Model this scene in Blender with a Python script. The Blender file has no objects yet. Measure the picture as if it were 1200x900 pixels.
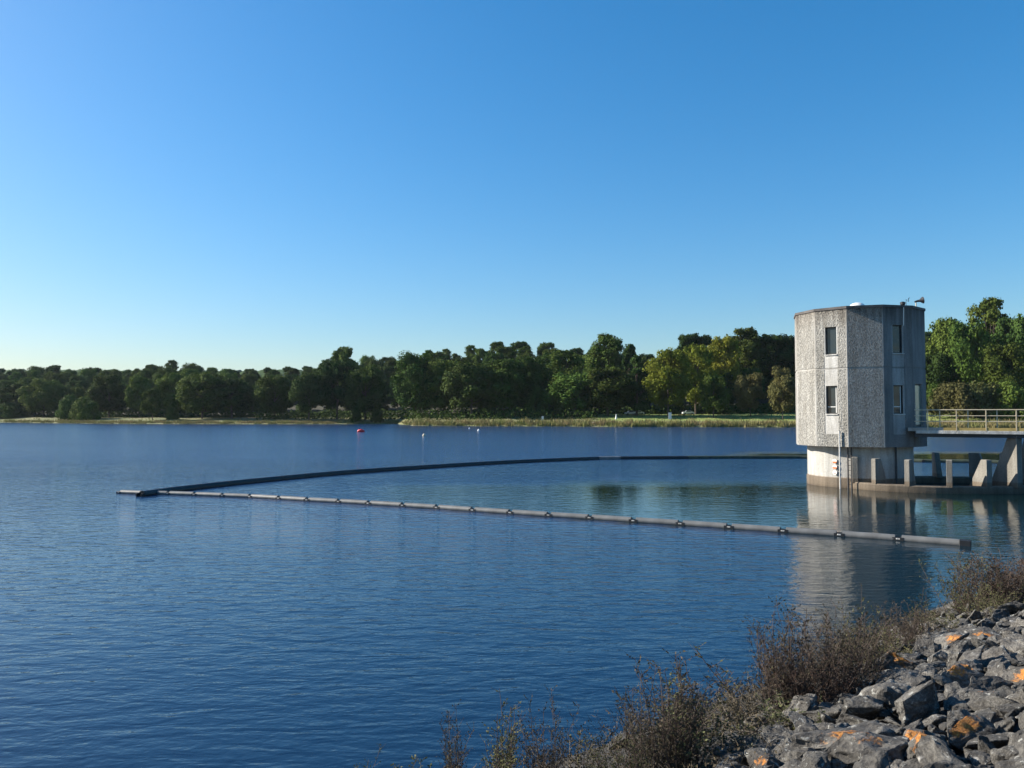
import bpy, bmesh, math, random
from mathutils import Vector, Matrix, noise
R = math.radians
random.seed(7)
scene = bpy.context.scene
COL = scene.collection

# ------------------------------------------------------------------ camera
F = 920.0; EYE = 3.9; PITCH = math.atan(35 / 920)
cam_d = bpy.data.cameras.new('camera'); cam = bpy.data.objects.new('camera', cam_d); COL.objects.link(cam)
cam.location = (0, 0, EYE); cam.rotation_euler = (R(90) + PITCH, 0, 0)
cam_d.sensor_width = 36; cam_d.lens = F / 1200 * 36; cam_d.clip_start = .1; cam_d.clip_end = 12000
scene.camera = cam
CP, SP = math.cos(PITCH), math.sin(PITCH)
def ray(px, py):
    x = (px - 600) / F; u = (450 - py) / F
    return Vector((x, CP - u * SP, SP + u * CP))
def on_z(px, py, z=0):
    d = ray(px, py); return Vector((0, 0, EYE)) + d * ((z - EYE) / d.z)
def at_y(px, py, Y):
    d = ray(px, py); return Vector((0, 0, EYE)) + d * (Y / d.y)
def proj(p):
    dz = p[2] - EYE; d = p[1] * CP + dz * SP; u = -p[1] * SP + dz * CP
    if d <= .05: return (-9999, -9999, d)
    return (600 + F * p[0] / d, 450 - F * u / d, d)
def lerp(tab, x):
    if x <= tab[0][0]: return tab[0][1]
    for (a, b), (c, d) in zip(tab, tab[1:]):
        if x <= c: return b + (d - b) * (x - a) / (c - a)
    return tab[-1][1]
def sm(a, b, x):
    t = max(0, min(1, (x - a) / (b - a))); return t * t * (3 - 2 * t)
def n3(x, y, z=0.): return noise.noise(Vector((x, y, z)))

# ------------------------------------------------------------------ object helpers
def tag(o, label=None, cat=None, group=None, kind=None):
    if label: o['label'] = label
    if cat: o['category'] = cat
    if group: o['group'] = group
    if kind: o['kind'] = kind
    return o
def mesh_obj(name, verts, faces, mats, parent=None, smooth=False, midx=None, mw=None):
    me = bpy.data.meshes.new(name); me.from_pydata(verts, [], faces); me.update()
    for m in (mats if isinstance(mats, (list, tuple)) else [mats]): me.materials.append(m)
    if midx: me.polygons.foreach_set('material_index', midx)
    if smooth:
        me.polygons.foreach_set('use_smooth', [True] * len(me.polygons))
        if len(faces) < 3000: me.set_sharp_from_angle(angle=R(42))
    o = bpy.data.objects.new(name, me); COL.objects.link(o)
    if parent: o.parent = parent
    return o
def empty(name, loc=(0, 0, 0), rz=0):
    o = bpy.data.objects.new(name, None); o.empty_display_size = .2
    o.location = loc; o.rotation_euler = (0, 0, rz); COL.objects.link(o); return o
def copy_tree(o, parent=None, kids=None):
    c = o.copy(); COL.objects.link(c)
    if parent: c.parent = parent
    for ch in (kids if kids is not None else KIDS.get(o.name, [])): copy_tree(ch, c)
    return c
KIDS = {}
def kids_of(o):
    KIDS[o.name] = [c for c in bpy.data.objects if c.parent == o]
    for c in KIDS[o.name]: kids_of(c)

class MB:
    def __init__(s): s.v = []; s.f = []; s.m = []
    def add(s, vs, fs, m=0):
        b = len(s.v); s.v += [tuple(v) for v in vs]; s.f += [tuple(i + b for i in f) for f in fs]; s.m += [m] * len(fs)
    def box(s, lo, hi, M=None, m=0, bev=0):
        x0, y0, z0 = lo; x1, y1, z1 = hi
        if bev:
            bm = bmesh.new(); bmesh.ops.create_cube(bm, size=1)
            for v in bm.verts: v.co = Vector(((x0 + x1) / 2 + v.co.x * (x1 - x0), (y0 + y1) / 2 + v.co.y * (y1 - y0), (z0 + z1) / 2 + v.co.z * (z1 - z0)))
            bmesh.ops.bevel(bm, geom=bm.edges[:], offset=bev, segments=1, affect='EDGES')
            vs = [v.co.copy() for v in bm.verts]; bm.verts.index_update(); fs = [[v.index for v in f.verts] for f in bm.faces]; bm.free()
        else:
            vs = [Vector(c) for c in ((x0, y0, z0), (x1, y0, z0), (x1, y1, z0), (x0, y1, z0), (x0, y0, z1), (x1, y0, z1), (x1, y1, z1), (x0, y1, z1))]
            fs = [(0, 3, 2, 1), (4, 5, 6, 7), (0, 1, 5, 4), (1, 2, 6, 5), (2, 3, 7, 6), (3, 0, 4, 7)]
        if M is not None: vs = [M @ v for v in vs]
        s.add(vs, fs, m)
    def tube(s, pts, rad, n=8, m=0, cap=True):
        pts = [Vector(p) for p in pts]
        rads = rad if isinstance(rad, (list, tuple)) else [rad] * len(pts)
        vs = []; fs = []
        for i, p in enumerate(pts):
            d = (pts[min(i + 1, len(pts) - 1)] - pts[max(i - 1, 0)])
            if d.length < 1e-9: d = Vector((0, 0, 1))
            d.normalize()
            a = d.cross(Vector((0, 0, 1)))
            if a.length < .05: a = d.cross(Vector((1, 0, 0)))
            a.normalize(); b = d.cross(a)
            for k in range(n):
                t = 2 * math.pi * k / n; vs.append(p + (a * math.cos(t) + b * math.sin(t)) * rads[i])
        for i in range(len(pts) - 1):
            for k in range(n):
                k2 = (k + 1) % n; fs.append((i * n + k, (i + 1) * n + k, (i + 1) * n + k2, i * n + k2))
        if cap: fs.append(tuple(range(n))); fs.append(tuple(reversed(range((len(pts) - 1) * n, len(pts) * n))))
        s.add(vs, fs, m)
    def build(s, name, mats, parent=None, smooth=False):
        return mesh_obj(name, s.v, s.f, mats, parent, smooth, s.m if isinstance(mats, (list, tuple)) and len(mats) > 1 else None)

# ------------------------------------------------------------------ materials
def ng(name):
    m = bpy.data.materials.new(name); m.use_nodes = True; nt = m.node_tree
    return m, nt, nt.nodes['Principled BSDF']
def N(nt, t, **k):
    n = nt.nodes.new(t)
    for a, b in k.items():
        if a == 'i':
            for q, w in b.items(): n.inputs[q].default_value = w
        else: setattr(n, a, b)
    return n
def L(nt, a, b): nt.links.new(a, b)
def ramp(nt, fac, stops):
    r = N(nt, 'ShaderNodeValToRGB'); e = r.color_ramp.elements
    while len(e) > 1: e.remove(e[-1])
    e[0].position = stops[0][0]; e[0].color = (*stops[0][1], 1)
    for p, c in stops[1:]:
        x = e.new(p); x.color = (*c, 1)
    L(nt, fac, r.inputs[0]); return r
def coords(nt, kind='Object', scale=(1, 1, 1), rot=(0, 0, 0)):
    t = N(nt, 'ShaderNodeTexCoord'); mp = N(nt, 'ShaderNodeMapping'); mp.inputs['Scale'].default_value = scale; mp.inputs['Rotation'].default_value = rot
    if kind == 'World':
        g = N(nt, 'ShaderNodeNewGeometry'); L(nt, g.outputs['Position'], mp.inputs[0])
    else: L(nt, t.outputs[kind], mp.inputs[0])
    return mp.outputs[0]
def noi(nt, vec, scale, detail=4, rough=.55, dist=0):
    n = N(nt, 'ShaderNodeTexNoise'); n.inputs['Scale'].default_value = scale; n.inputs['Detail'].default_value = detail
    n.inputs['Roughness'].default_value = rough; n.inputs['Distortion'].default_value = dist
    L(nt, vec, n.inputs['Vector']); return n.outputs['Fac']
def bump(nt, h, dist, strength=1, normal=None):
    b = N(nt, 'ShaderNodeBump'); b.inputs['Distance'].default_value = dist; b.inputs['Strength'].default_value = strength
    L(nt, h, b.inputs['Height'])
    if normal: L(nt, normal, b.inputs['Normal'])
    return b.outputs[0]
def mix(nt, fac, a, b, typ='MIX'):
    m = N(nt, 'ShaderNodeMix', data_type='RGBA', blend_type=typ)
    if isinstance(fac, (int, float)): m.inputs[0].default_value = fac
    else: L(nt, fac, m.inputs[0])
    for v, s in ((a, m.inputs[6]), (b, m.inputs[7])):
        if isinstance(v, tuple): s.default_value = (*v, 1)
        else: L(nt, v, s)
    return m.outputs[2]
def math_(nt, op, a, b=None, clamp=False):
    m = N(nt, 'ShaderNodeMath', operation=op, use_clamp=clamp)
    for v, s in ((a, 0), (b, 1)):
        if v is None: continue
        if isinstance(v, (int, float)): m.inputs[s].default_value = v
        else: L(nt, v, m.inputs[s])
    return m.outputs[0]
def simple(name, c, rough=.6, metal=0, var=.25, scale=3, bmp=0, bscale=30):
    m, nt, p = ng(name); v = coords(nt, 'Object')
    f = noi(nt, v, scale, 5)
    lo = tuple(x * (1 - var) for x in c); hi = tuple(min(1, x * (1 + var)) for x in c)
    r = ramp(nt, f, [(.3, lo), (.7, hi)]); L(nt, r.outputs[0], p.inputs['Base Color'])
    p.inputs['Roughness'].default_value = rough; p.inputs['Metallic'].default_value = metal
    if bmp: L(nt, bump(nt, noi(nt, v, bscale, 4), bmp), p.inputs['Normal'])
    return m

def concrete(name, c, rough_cast=False, waterline=False):
    m, nt, p = ng(name)
    v = coords(nt, 'World'); vs = coords(nt, 'World', (1, 1, .12))
    big = noi(nt, v, .8, 5); streak = noi(nt, vs, 3.5, 5, .6); fine = noi(nt, v, 14, 4)
    col = ramp(nt, big, [(.3, tuple(x * .82 for x in c)), (.7, tuple(x * 1.1 for x in c))]).outputs[0]
    st = ramp(nt, streak, [(.38, (.62, .6, .57)), (.6, (1, 1, 1))]).outputs[0]
    col = mix(nt, .7, col, st, 'MULTIPLY')
    fn = ramp(nt, fine, [(.3, (.82, .82, .82)), (.7, (1.1, 1.1, 1.1))]).outputs[0]
    col = mix(nt, .8, col, fn, 'MULTIPLY')
    g = N(nt, 'ShaderNodeNewGeometry'); sx = N(nt, 'ShaderNodeSeparateXYZ'); L(nt, g.outputs['Position'], sx.inputs[0])
    if rough_cast:
        # weather staining under the roof edge
        zz = math_(nt, 'ADD', sx.outputs[2], math_(nt, 'MULTIPLY', streak, -1.6))
        k = ramp(nt, math_(nt, 'DIVIDE', math_(nt, 'SUBTRACT', zz, 7.6), 1.4, True), [(0, (1, 1, 1)), (.45, (.78, .75, .72)), (1, (.34, .3, .28))]).outputs[0]
        col = mix(nt, 1., col, k, 'MULTIPLY')
    if waterline:
        zz = math_(nt, 'ADD', sx.outputs[2], math_(nt, 'MULTIPLY', big, .05))
        k = ramp(nt, math_(nt, 'DIVIDE', zz, 2., True), [(0, (.45, .36, .28)), (.08, (.66, .55, .45)), (.27, (.78, .66, .56)), (.30, (1, 1, 1))]).outputs[0]
        col = mix(nt, 1., col, k, 'MULTIPLY')
    L(nt, col, p.inputs['Base Color']); p.inputs['Roughness'].default_value = .9
    if rough_cast == 'cast':
        vv = coords(nt, 'World', (1, 1, .55))
        h = noi(nt, vv, 19, 3, .6, .2)
        sp = ramp(nt, h, [(.36, (.58, .57, .56)), (.52, (1, 1, 1)), (.64, (1.35, 1.33, 1.29))]).outputs[0]
        L(nt, mix(nt, 1., col, sp, 'MULTIPLY'), p.inputs['Base Color'])
        L(nt, bump(nt, h, .11), p.inputs['Normal'])
    else:
        L(nt, bump(nt, fine, .02), p.inputs['Normal'])
    return m
M = {}
M['cast'] = concrete('roughcast_concrete', (.37, .36, .33), 'cast')
M['dull'] = concrete('dull_concrete', (.20, .195, .19), 'stain')  # smooth concrete with shade put into its colour, for the tower's shaded facets
M['smooth'] = concrete('smooth_concrete', (.40, .385, .355), 'stain')
M['pale'] = concrete('pale_concrete', (.60, .585, .55))
M['dullpale'] = concrete('dull_panel_concrete', (.34, .33, .32))  # darker copy of the pale panels, shade painted in on the shaded facets
M['base'] = concrete('board_concrete', (.44, .43, .40), False, True)
M['pier'] = concrete('pier_concrete', (.235, .22, .19), False, True)
M['frame'] = simple('dark_frame', (.035, .032, .03), .5)
M['white'] = simple('white_paint', (.72, .71, .68), .45, var=.06)
M['rail'] = simple('cream_rail', (.52, .44, .30), .5, var=.1)
M['railwalk'] = simple('ochre_edge', (.42, .30, .10), .7, var=.3)
M['darkm'] = simple('dark_metal', (.05, .05, .055), .5, .4)
M['galv'] = simple('galvanised_metal', (.45, .46, .47), .35, .7, .12)
M['orange'] = simple('orange_paint', (.72, .16, .03), .5, var=.1)
M['red'] = simple('red_plastic', (.62, .03, .03), .4, var=.1)
M['roof'] = simple('roof_edge', (.09, .08, .075), .8, var=.4)
M['black'] = simple('black_rubber', (.012, .013, .015), .5, var=.3)
M['float'] = simple('grey_float', (.125, .125, .12), .5, 0, .25, 2, .004, 12)
M['darkfloat'] = simple('dark_float', (.012, .013, .014), .5, 0, .4, 2)  # near-black: shade on the far boom's camera side is put into the colour
M['algaefloat'] = simple('algae_float', (.04, .05, .03), .6, 0, .4, 2)  # dark green tone for the far floats towards the tower
M['bark'] = simple('bark', (.08, .06, .045), .9, 0, .3, 6, .02, 20)
M['wood'] = simple('weathered_wood', (.14, .10, .07), .8, 0, .3, 4)
M['carwhite'] = simple('white_car_paint', (.75, .76, .77), .25, 0, .03)
m, nt, p = ng('window_glass'); p.inputs['Base Color'].default_value = (.03, .04, .045, 1); p.inputs['Roughness'].default_value = .06
L(nt, bump(nt, noi(nt, coords(nt, 'World'), 1.2, 1), .02), p.inputs['Normal']); M['glass'] = m
m, nt, p = ng('door_glass'); p.inputs['Base Color'].default_value = (.30, .38, .30, 1); p.inputs['Roughness'].default_value = .15
r_ = ramp(nt, noi(nt, coords(nt, 'World', (1, 1, .3)), 2, 2), [(.3, (.15, .20, .16)), (.7, (.26, .30, .23))]); L(nt, r_.outputs[0], p.inputs['Base Color']); M['doorglass'] = m

def leaf_mat(name, c1, c2, rnd=.35, trans=.25, cl=.25):
    m, nt, p = ng(name)
    oi = N(nt, 'ShaderNodeObjectInfo'); f = noi(nt, coords(nt, 'Object'), cl, 3)
    col = ramp(nt, f, [(.3, c1), (.7, c2)]).outputs[0]
    hs = N(nt, 'ShaderNodeHueSaturation')
    L(nt, col, hs.inputs['Color'])
    mr = N(nt, 'ShaderNodeMapRange'); L(nt, oi.outputs['Random'], mr.inputs[0]); mr.inputs[3].default_value = 1 - rnd; mr.inputs[4].default_value = 1 + rnd; L(nt, mr.outputs[0], hs.inputs['Value'])
    r2 = math_(nt, 'FRACT', math_(nt, 'MULTIPLY', oi.outputs['Random'], 17.3))
    mh = N(nt, 'ShaderNodeMapRange'); L(nt, r2, mh.inputs[0]); mh.inputs[3].default_value = .475; mh.inputs[4].default_value = .525; L(nt, mh.outputs[0], hs.inputs['Hue'])
    L(nt, hs.outputs[0], p.inputs['Base Color']); p.inputs['Roughness'].default_value = .8; p.inputs['Specular IOR Level'].default_value = .06
    tb = N(nt, 'ShaderNodeBsdfTranslucent'); L(nt, hs.outputs[0], tb.inputs[0])
    ms = N(nt, 'ShaderNodeMixShader'); ms.inputs[0].default_value = trans
    L(nt, p.outputs[0], ms.inputs[1]); L(nt, tb.outputs[0], ms.inputs[2]); L(nt, ms.outputs[0], nt.nodes['Material Output'].inputs[0])
    return m
M['leaf'] = leaf_mat('oak_foliage', (.042, .076, .014), (.085, .122, .022), .35, .15)
M['leaf_dark'] = leaf_mat('dark_foliage', (.026, .052, .013), (.052, .084, .018), .35, .15)
M['leaf_yel'] = leaf_mat('yellowing_foliage', (.125, .15, .018), (.19, .20, .026), .12)
M['leaf_brown'] = leaf_mat('browning_foliage', (.075, .080, .028), (.14, .13, .045), .15)
M['weed1'] = leaf_mat('olive_weed_leaf', (.060, .066, .030), (.15, .145, .068), .3, .2, 6)
M['weed2'] = leaf_mat('dry_weed_leaf', (.045, .038, .027), (.125, .108, .075), .3, .2, 6)
M['weed3'] = leaf_mat('red_weed_leaf', (.05, .026, .02), (.10, .066, .05), .3, .2, 6)
M['stem'] = simple('weed_stem', (.075, .05, .038), .8, 0, .4, 8)
M['stemg'] = simple('pale_weed_stem', (.17, .14, .10), .8, 0, .4, 8)

def water_mat():
    m, nt, p = ng('lake_water')
    at = N(nt, 'ShaderNodeAttribute'); at.attribute_name = 'calm'; calm = at.outputs['Fac']
    g = N(nt, 'ShaderNodeNewGeometry')
    # wind patches a few metres long change how rough the water is
    v0 = coords(nt, 'World', (.5, 1.6, 1)); patch = noi(nt, v0, .05, 3)
    v1 = coords(nt, 'World', (.42, 1, 1), (0, 0, R(8))); v2 = coords(nt, 'World', (.6, 1, 1), (0, 0, R(-14)))
    w1 = noi(nt, v1, 3.3, 2.5, .5, .35); w2 = noi(nt, v2, 7.5, 3, .6, .3); w3 = noi(nt, v1, .55, 1, .5)
    h = math_(nt, 'ADD', math_(nt, 'MULTIPLY', w1, 1.0), math_(nt, 'MULTIPLY', w2, .30))
    h = math_(nt, 'ADD', h, math_(nt, 'MULTIPLY', w3, .5))
    amp = math_(nt, 'SUBTRACT', 1, calm)
    amp = math_(nt, 'MINIMUM', amp, 1.15)
    amp = math_(nt, 'MULTIPLY', amp, math_(nt, 'ADD', .62, math_(nt, 'MULTIPLY', patch, .76)))
    b = N(nt, 'ShaderNodeBump'); b.inputs['Strength'].default_value = 1
    L(nt, math_(nt, 'MULTIPLY', h, amp), b.inputs['Height']); b.inputs['Distance'].default_value = WAVE
    L(nt, b.outputs[0], p.inputs['Normal'])
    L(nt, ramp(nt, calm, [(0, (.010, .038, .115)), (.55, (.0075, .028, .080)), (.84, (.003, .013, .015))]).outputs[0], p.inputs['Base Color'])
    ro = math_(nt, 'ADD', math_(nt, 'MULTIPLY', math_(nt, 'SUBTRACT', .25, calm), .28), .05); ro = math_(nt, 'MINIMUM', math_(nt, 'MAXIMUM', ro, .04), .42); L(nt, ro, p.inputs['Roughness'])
    p.inputs['IOR'].default_value = 1.333
    return m
WAVE = .10
M['water'] = water_mat()

def ground_mat(name, stops, scale=.15, fine=3, b=.05):
    m, nt, p = ng(name); v = coords(nt, 'World')
    f = math_(nt, 'ADD', math_(nt, 'MULTIPLY', noi(nt, v, scale, 5), .6), math_(nt, 'MULTIPLY', noi(nt, v, fine, 5), .4))
    L(nt, ramp(nt, f, stops).outputs[0], p.inputs['Base Color']); p.inputs['Roughness'].default_value = .95
    L(nt, bump(nt, noi(nt, v, fine * 2, 4), b), p.inputs['Normal']); return m
M['bank'] = ground_mat('bank_grass', [(.35, (.10, .12, .035)), (.5, (.17, .175, .06)), (.66, (.27, .23, .11))])
M['lawn'] = ground_mat('picnic_lawn', [(.35, (.15, .22, .04)), (.6, (.24, .29, .07))])
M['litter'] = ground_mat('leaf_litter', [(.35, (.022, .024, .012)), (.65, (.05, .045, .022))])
M['soil'] = ground_mat('rubble_soil', [(.35, (.018, .016, .014)), (.65, (.06, .055, .048))], 1, 8, .05)
M['crest'] = ground_mat('crest_grass', [(.35, (.05, .08, .02)), (.65, (.12, .14, .05))], .5, 6, .03)
M['reed'] = leaf_mat('reeds', (.26, .20, .10), (.17, .17, .065), .1, .15, .12)
M['reed2'] = leaf_mat('reeds_green', (.14, .17, .045), (.28, .24, .11), .1, .15, .2)
M['under'] = leaf_mat('undergrowth_leaf', (.035, .030, .020), (.12, .10, .065), .1, .1, 5)

def rock_mat():
    m, nt, p = ng('riprap_rock'); oi = N(nt, 'ShaderNodeObjectInfo')
    tc = N(nt, 'ShaderNodeTexCoord'); off = N(nt, 'ShaderNodeVectorMath', operation='ADD')
    cm = N(nt, 'ShaderNodeCombineXYZ'); rr = math_(nt, 'MULTIPLY', oi.outputs['Random'], 91.)
    for k in range(3): L(nt, rr, cm.inputs[k])
    L(nt, tc.outputs['Object'], off.inputs[0]); L(nt, cm.outputs[0], off.inputs[1]); v = off.outputs[0]
    big = noi(nt, v, 3.2, 6, .6, .5); fine = noi(nt, v, 26, 6, .65)
    f = math_(nt, 'ADD', math_(nt, 'MULTIPLY', big, .55), math_(nt, 'MULTIPLY', fine, .45))
    col = ramp(nt, f, [(.32, (.024, .021, .018)), (.47, (.066, .060, .052)), (.58, (.148, .137, .119)), (.70, (.32, .30, .26))]).outputs[0]
    hs = N(nt, 'ShaderNodeHueSaturation'); L(nt, col, hs.inputs['Color']); mr = N(nt, 'ShaderNodeMapRange'); L(nt, oi.outputs['Random'], mr.inputs[0]); mr.inputs[3].default_value = .7; mr.inputs[4].default_value = 1.3; L(nt, mr.outputs[0], hs.inputs['Value'])
    col = hs.outputs[0]
    # pale veins
    wv = N(nt, 'ShaderNodeTexWave'); wv.inputs['Scale'].default_value = 1.1; wv.inputs['Distortion'].default_value = 9; wv.inputs['Detail'].default_value = 3; L(nt, v, wv.inputs[0])
    vein = ramp(nt, math_(nt, 'MULTIPLY', wv.outputs['Fac'], noi(nt, v, 2.1, 2)), [(.60, (0, 0, 0)), (.70, (.8, .8, .8))]).outputs[0]
    col = mix(nt, vein, col, (.52, .50, .46))
    # pale grey lichen rosettes
    ls = ramp(nt, noi(nt, v, 7, 4, .6, .8), [(.62, (0, 0, 0)), (.66, (.55, .55, .55))]).outputs[0]
    col = mix(nt, ls, col, (.46, .46, .42))
    # orange lichen: one patch per rock that has it, set by the rock's own property
    la = N(nt, 'ShaderNodeAttribute', attribute_type='OBJECT', attribute_name='lichen')
    lp = N(nt, 'ShaderNodeAttribute', attribute_type='OBJECT', attribute_name='lichen_at')
    dist = N(nt, 'ShaderNodeVectorMath', operation='DISTANCE'); L(nt, tc.outputs['Object'], dist.inputs[0]); L(nt, lp.outputs['Vector'], dist.inputs[1])
    d = math_(nt, 'ADD', dist.outputs['Value'], math_(nt, 'MULTIPLY', math_(nt, 'SUBTRACT', noi(nt, v, 9, 6, .7, .6), .5), .62))
    k = math_(nt, 'SUBTRACT', la.outputs['Fac'], d)
    lf = math_(nt, 'MULTIPLY', math_(nt, 'MULTIPLY', k, 11, True), math_(nt, 'ADD', .85, math_(nt, 'MULTIPLY', fine, .5)), True)
    lcol = ramp(nt, noi(nt, v, 34, 4), [(.3, (.30, .11, .03)), (.55, (.52, .20, .03)), (.7, (.62, .36, .12))]).outputs[0]
    col = mix(nt, lf, col, lcol)
    L(nt, col, p.inputs['Base Color']); p.inputs['Roughness'].default_value = .85
    b1 = bump(nt, noi(nt, v, 9, 7, .65), .05); L(nt, bump(nt, fine, .012, 1, b1), p.inputs['Normal'])
    return m
M['rock'] = rock_mat()

# ------------------------------------------------------------------ world and sun
SKYK = .105
SUN_AZ, SUN_EL = -74.0, 27.0        # azimuth from +Y, negative = left of the view
w = bpy.data.worlds.new('World'); scene.world = w; w.use_nodes = True; wn = w.node_tree
sky = N(wn, 'ShaderNodeTexSky', sky_type='NISHITA'); sky.sun_disc = False
sky.sun_elevation = R(SUN_EL); sky.sun_rotation = R(SUN_AZ); sky.altitude = 100; sky.air_density = 1.0; sky.dust_density = .8; sky.ozone_density = 3.4
bg = wn.nodes['Background']; bg.inputs[1].default_value = .104; hs_ = N(wn, 'ShaderNodeHueSaturation'); hs_.inputs['Saturation'].default_value = 1.34; hs_.inputs['Hue'].default_value = .4955; L(wn, sky.outputs[0], hs_.inputs['Color']); bw = N(wn, 'ShaderNodeRGBToBW'); L(wn, hs_.outputs[0], bw.inputs[0])
den = math_(wn, 'ADD', math_(wn, 'MULTIPLY', bw.outputs[0], SKYK), 1.0); inv = math_(wn, 'DIVIDE', 1.0, den)
sc3 = N(wn, 'ShaderNodeVectorMath', operation='SCALE'); L(wn, hs_.outputs[0], sc3.inputs[0]); L(wn, inv, sc3.inputs['Scale']); L(wn, sc3.outputs[0], bg.inputs[0])
sd = bpy.data.lights.new('sun', 'SUN'); sd.energy = 5.0; sd.angle = R(.5); sd.color = (1, .93, .82)
so = bpy.data.objects.new('sun', sd); COL.objects.link(so)
S = Vector((math.sin(R(SUN_AZ)) * math.cos(R(SUN_EL)), math.cos(R(SUN_AZ)) * math.cos(R(SUN_EL)), math.sin(R(SUN_EL))))
so.rotation_euler = S.to_track_quat('Z', 'Y').to_euler(); so.location = S * 100
vs = scene.view_settings; vs.view_transform = 'Standard'; vs.look = 'None'; vs.gamma = 1; vs.use_curve_mapping = False; vs.exposure = 1.06
scene.cycles.use_denoising = True
scene.cycles.max_bounces = 6; scene.cycles.transparent_max_bounces = 4

# ------------------------------------------------------------------ far shore terrain
def q2px(q): return 600 + F * q
SH = [(-900, 470), (-200, 400), (0, 352), (80, 325), (150, 306), (300, 298), (420, 300), (468, 300), (480, 264), (500, 257), (600, 246), (750, 236), (930, 226), (1086, 216), (1200, 206), (1500, 190), (2200, 170)]
PROF = [(-300, 428), (0, 431), (50, 431), (120, 434), (140, 437), (170, 428), (200, 424), (250, 430), (280, 434), (300, 434), (350, 430), (380, 424), (420, 421), (470, 419), (500, 413), (540, 408), (570, 403), (600, 402), (640, 404), (680, 408), (710, 404), (735, 410), (760, 415), (790, 410), (810, 404), (830, 400), (870, 396), (900, 398), (930, 399), (1000, 398), (1086, 392), (1110, 386), (1130, 378), (1160, 376), (1200, 382), (1500, 380), (2000, 380)]
def shore(q): return lerp(SH, q2px(q)) + 3 * n3(q * 9, .5) + 1.2 * n3(q * 60, 2.5)
def hill_top(q, D): return EYE + (485 - lerp(PROF, q2px(q))) * D / F
def bankz(q): return lerp([(0, 2.3), (300, 2.2), (480, 2.6), (600, 3.3), (930, 3.75), (1086, 4.3), (1200, 4.6)], q2px(q))
def terr(q, Y):
    d = Y - shore(q)
    if d < 0: return max(-2.5, -.08 + d * .2)
    b = bankz(q)
    z = b * sm(-8, 46, d) - b * sm(-8, 46, 0)*(1-sm(0,46,d)) + .25 * sm(0, 2.5, d) * (1 - sm(20, 46, d))
    back = hill_top(q, shore(q) + 190) - 15.5
    z += max(0, back - b) * sm(45, 195, d) 
    z += .25 * n3(q * 40, d * .07) * sm(3, 15, d)
    return z
qs = [(-1.2 + 2.9 * i / 330) for i in range(331)]
ds = [-40, -12, -4, -1.5, 0, .7, 1.5, 3, 5, 8, 12, 17, 23, 30, 38, 47, 58, 70, 85, 100, 120, 140, 165, 190, 230, 300, 600, 1400]
V = []; FF = []; mi = []
for i, q in enumerate(qs):
    s0 = shore(q)
    for d in ds: V.append((q * (s0 + d), s0 + d, terr(q, s0 + min(d, 230))))
nd = len(ds)
for i in range(len(qs) - 1):
    for j in range(nd - 1):
        FF.append((i * nd + j, (i + 1) * nd + j, (i + 1) * nd + j + 1, i * nd + j + 1))
        px = q2px(qs[i]); dd = ds[j]
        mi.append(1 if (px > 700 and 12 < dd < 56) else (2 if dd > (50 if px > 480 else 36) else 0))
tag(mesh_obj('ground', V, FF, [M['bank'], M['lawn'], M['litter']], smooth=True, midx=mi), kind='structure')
# base sheet under everything, to the horizon
tag(mesh_obj('lake_bed', [(-4000, -2500, -4), (4000, -2500, -4), (4000, 3500, -4), (-4000, 3500, -4)], [(0, 1, 2, 3)], M['soil']), kind='structure')

# ------------------------------------------------------------------ embankment (dam face)
P0 = Vector((2.96, 10.9, 0)); UP = Vector((.62, -.785, 0)).normalized(); AL = Vector((.785, .62, 0)).normalized(); TAN = .34
def emb(s, u):
    if u < 9.4: z = TAN * u
    elif u < 15: z = TAN * 9.4 + .02 * (u - 9.4)
    else: z = TAN * 9.4 + .1 - .4 * (u - 15)
    if u < 9.2: z += .06 * n3(s * .9, u * .9)
    p = P0 + AL * s + UP * u; return Vector((p.x, p.y, z))
V = []; FF = []
ss = [-60 + 1.2 * i for i in range(121)] ; us = [-14, -8, -4, -2] + [-1.5 + .35 * i for i in range(32)] + [9.4, 9.8, 12, 15, 17, 24, 40]
for s in ss:
    for u in us: V.append(tuple(emb(s, u)))
nu = len(us); mi = []
for i in range(len(ss) - 1):
    for j in range(nu - 1):
        FF.append((i * nu + j, i * nu + j + 1, (i + 1) * nu + j + 1, (i + 1) * nu + j)); mi.append(1 if us[j] >= 9.4 else 0)
tag(mesh_obj('embankment', V, FF, [M['soil'], M['crest']], smooth=True, midx=mi), kind='structure')

# ------------------------------------------------------------------ boom paths
front_px = [(141, 576), (168, 577), (198, 577.5), (229, 578.5), (262, 579.8), (294, 581), (328, 583), (361, 585), (398, 587), (433, 589), (473, 591.5), (513, 594), (555, 597), (599, 600), (644, 603), (692, 606), (743, 609.5), (798, 613), (855, 617), (918, 621.5), (984, 626), (1053, 631), (1129, 637)]
front = [on_z(x, y + 2, 0) for x, y in front_px]
back_px = [(166, 575), (200, 570.5), (240, 566), (300, 560), (400, 551), (500, 544.5), (600, 538.8), (696, 535), (720, 534.6), (800, 534), (945, 533.5), (1010, 535.5), (1073, 537.5), (1150, 538.5), (1230, 541), (1300, 546)]
back = [on_z(x, y, .26) for x, y in back_px]
for p in back: p.z = 0
def inpoly(x, y, poly):
    c = False
    for (a, b) in zip(poly, poly[1:] + poly[:1]):
        if (a.y > y) != (b.y > y) and x < (b.x - a.x) * (y - a.y) / (b.y - a.y) + a.x: c = not c
    return c
poly = front + [Vector((30, 25, 0)), Vector((44, 44, 0))] + list(reversed(back))

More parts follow.
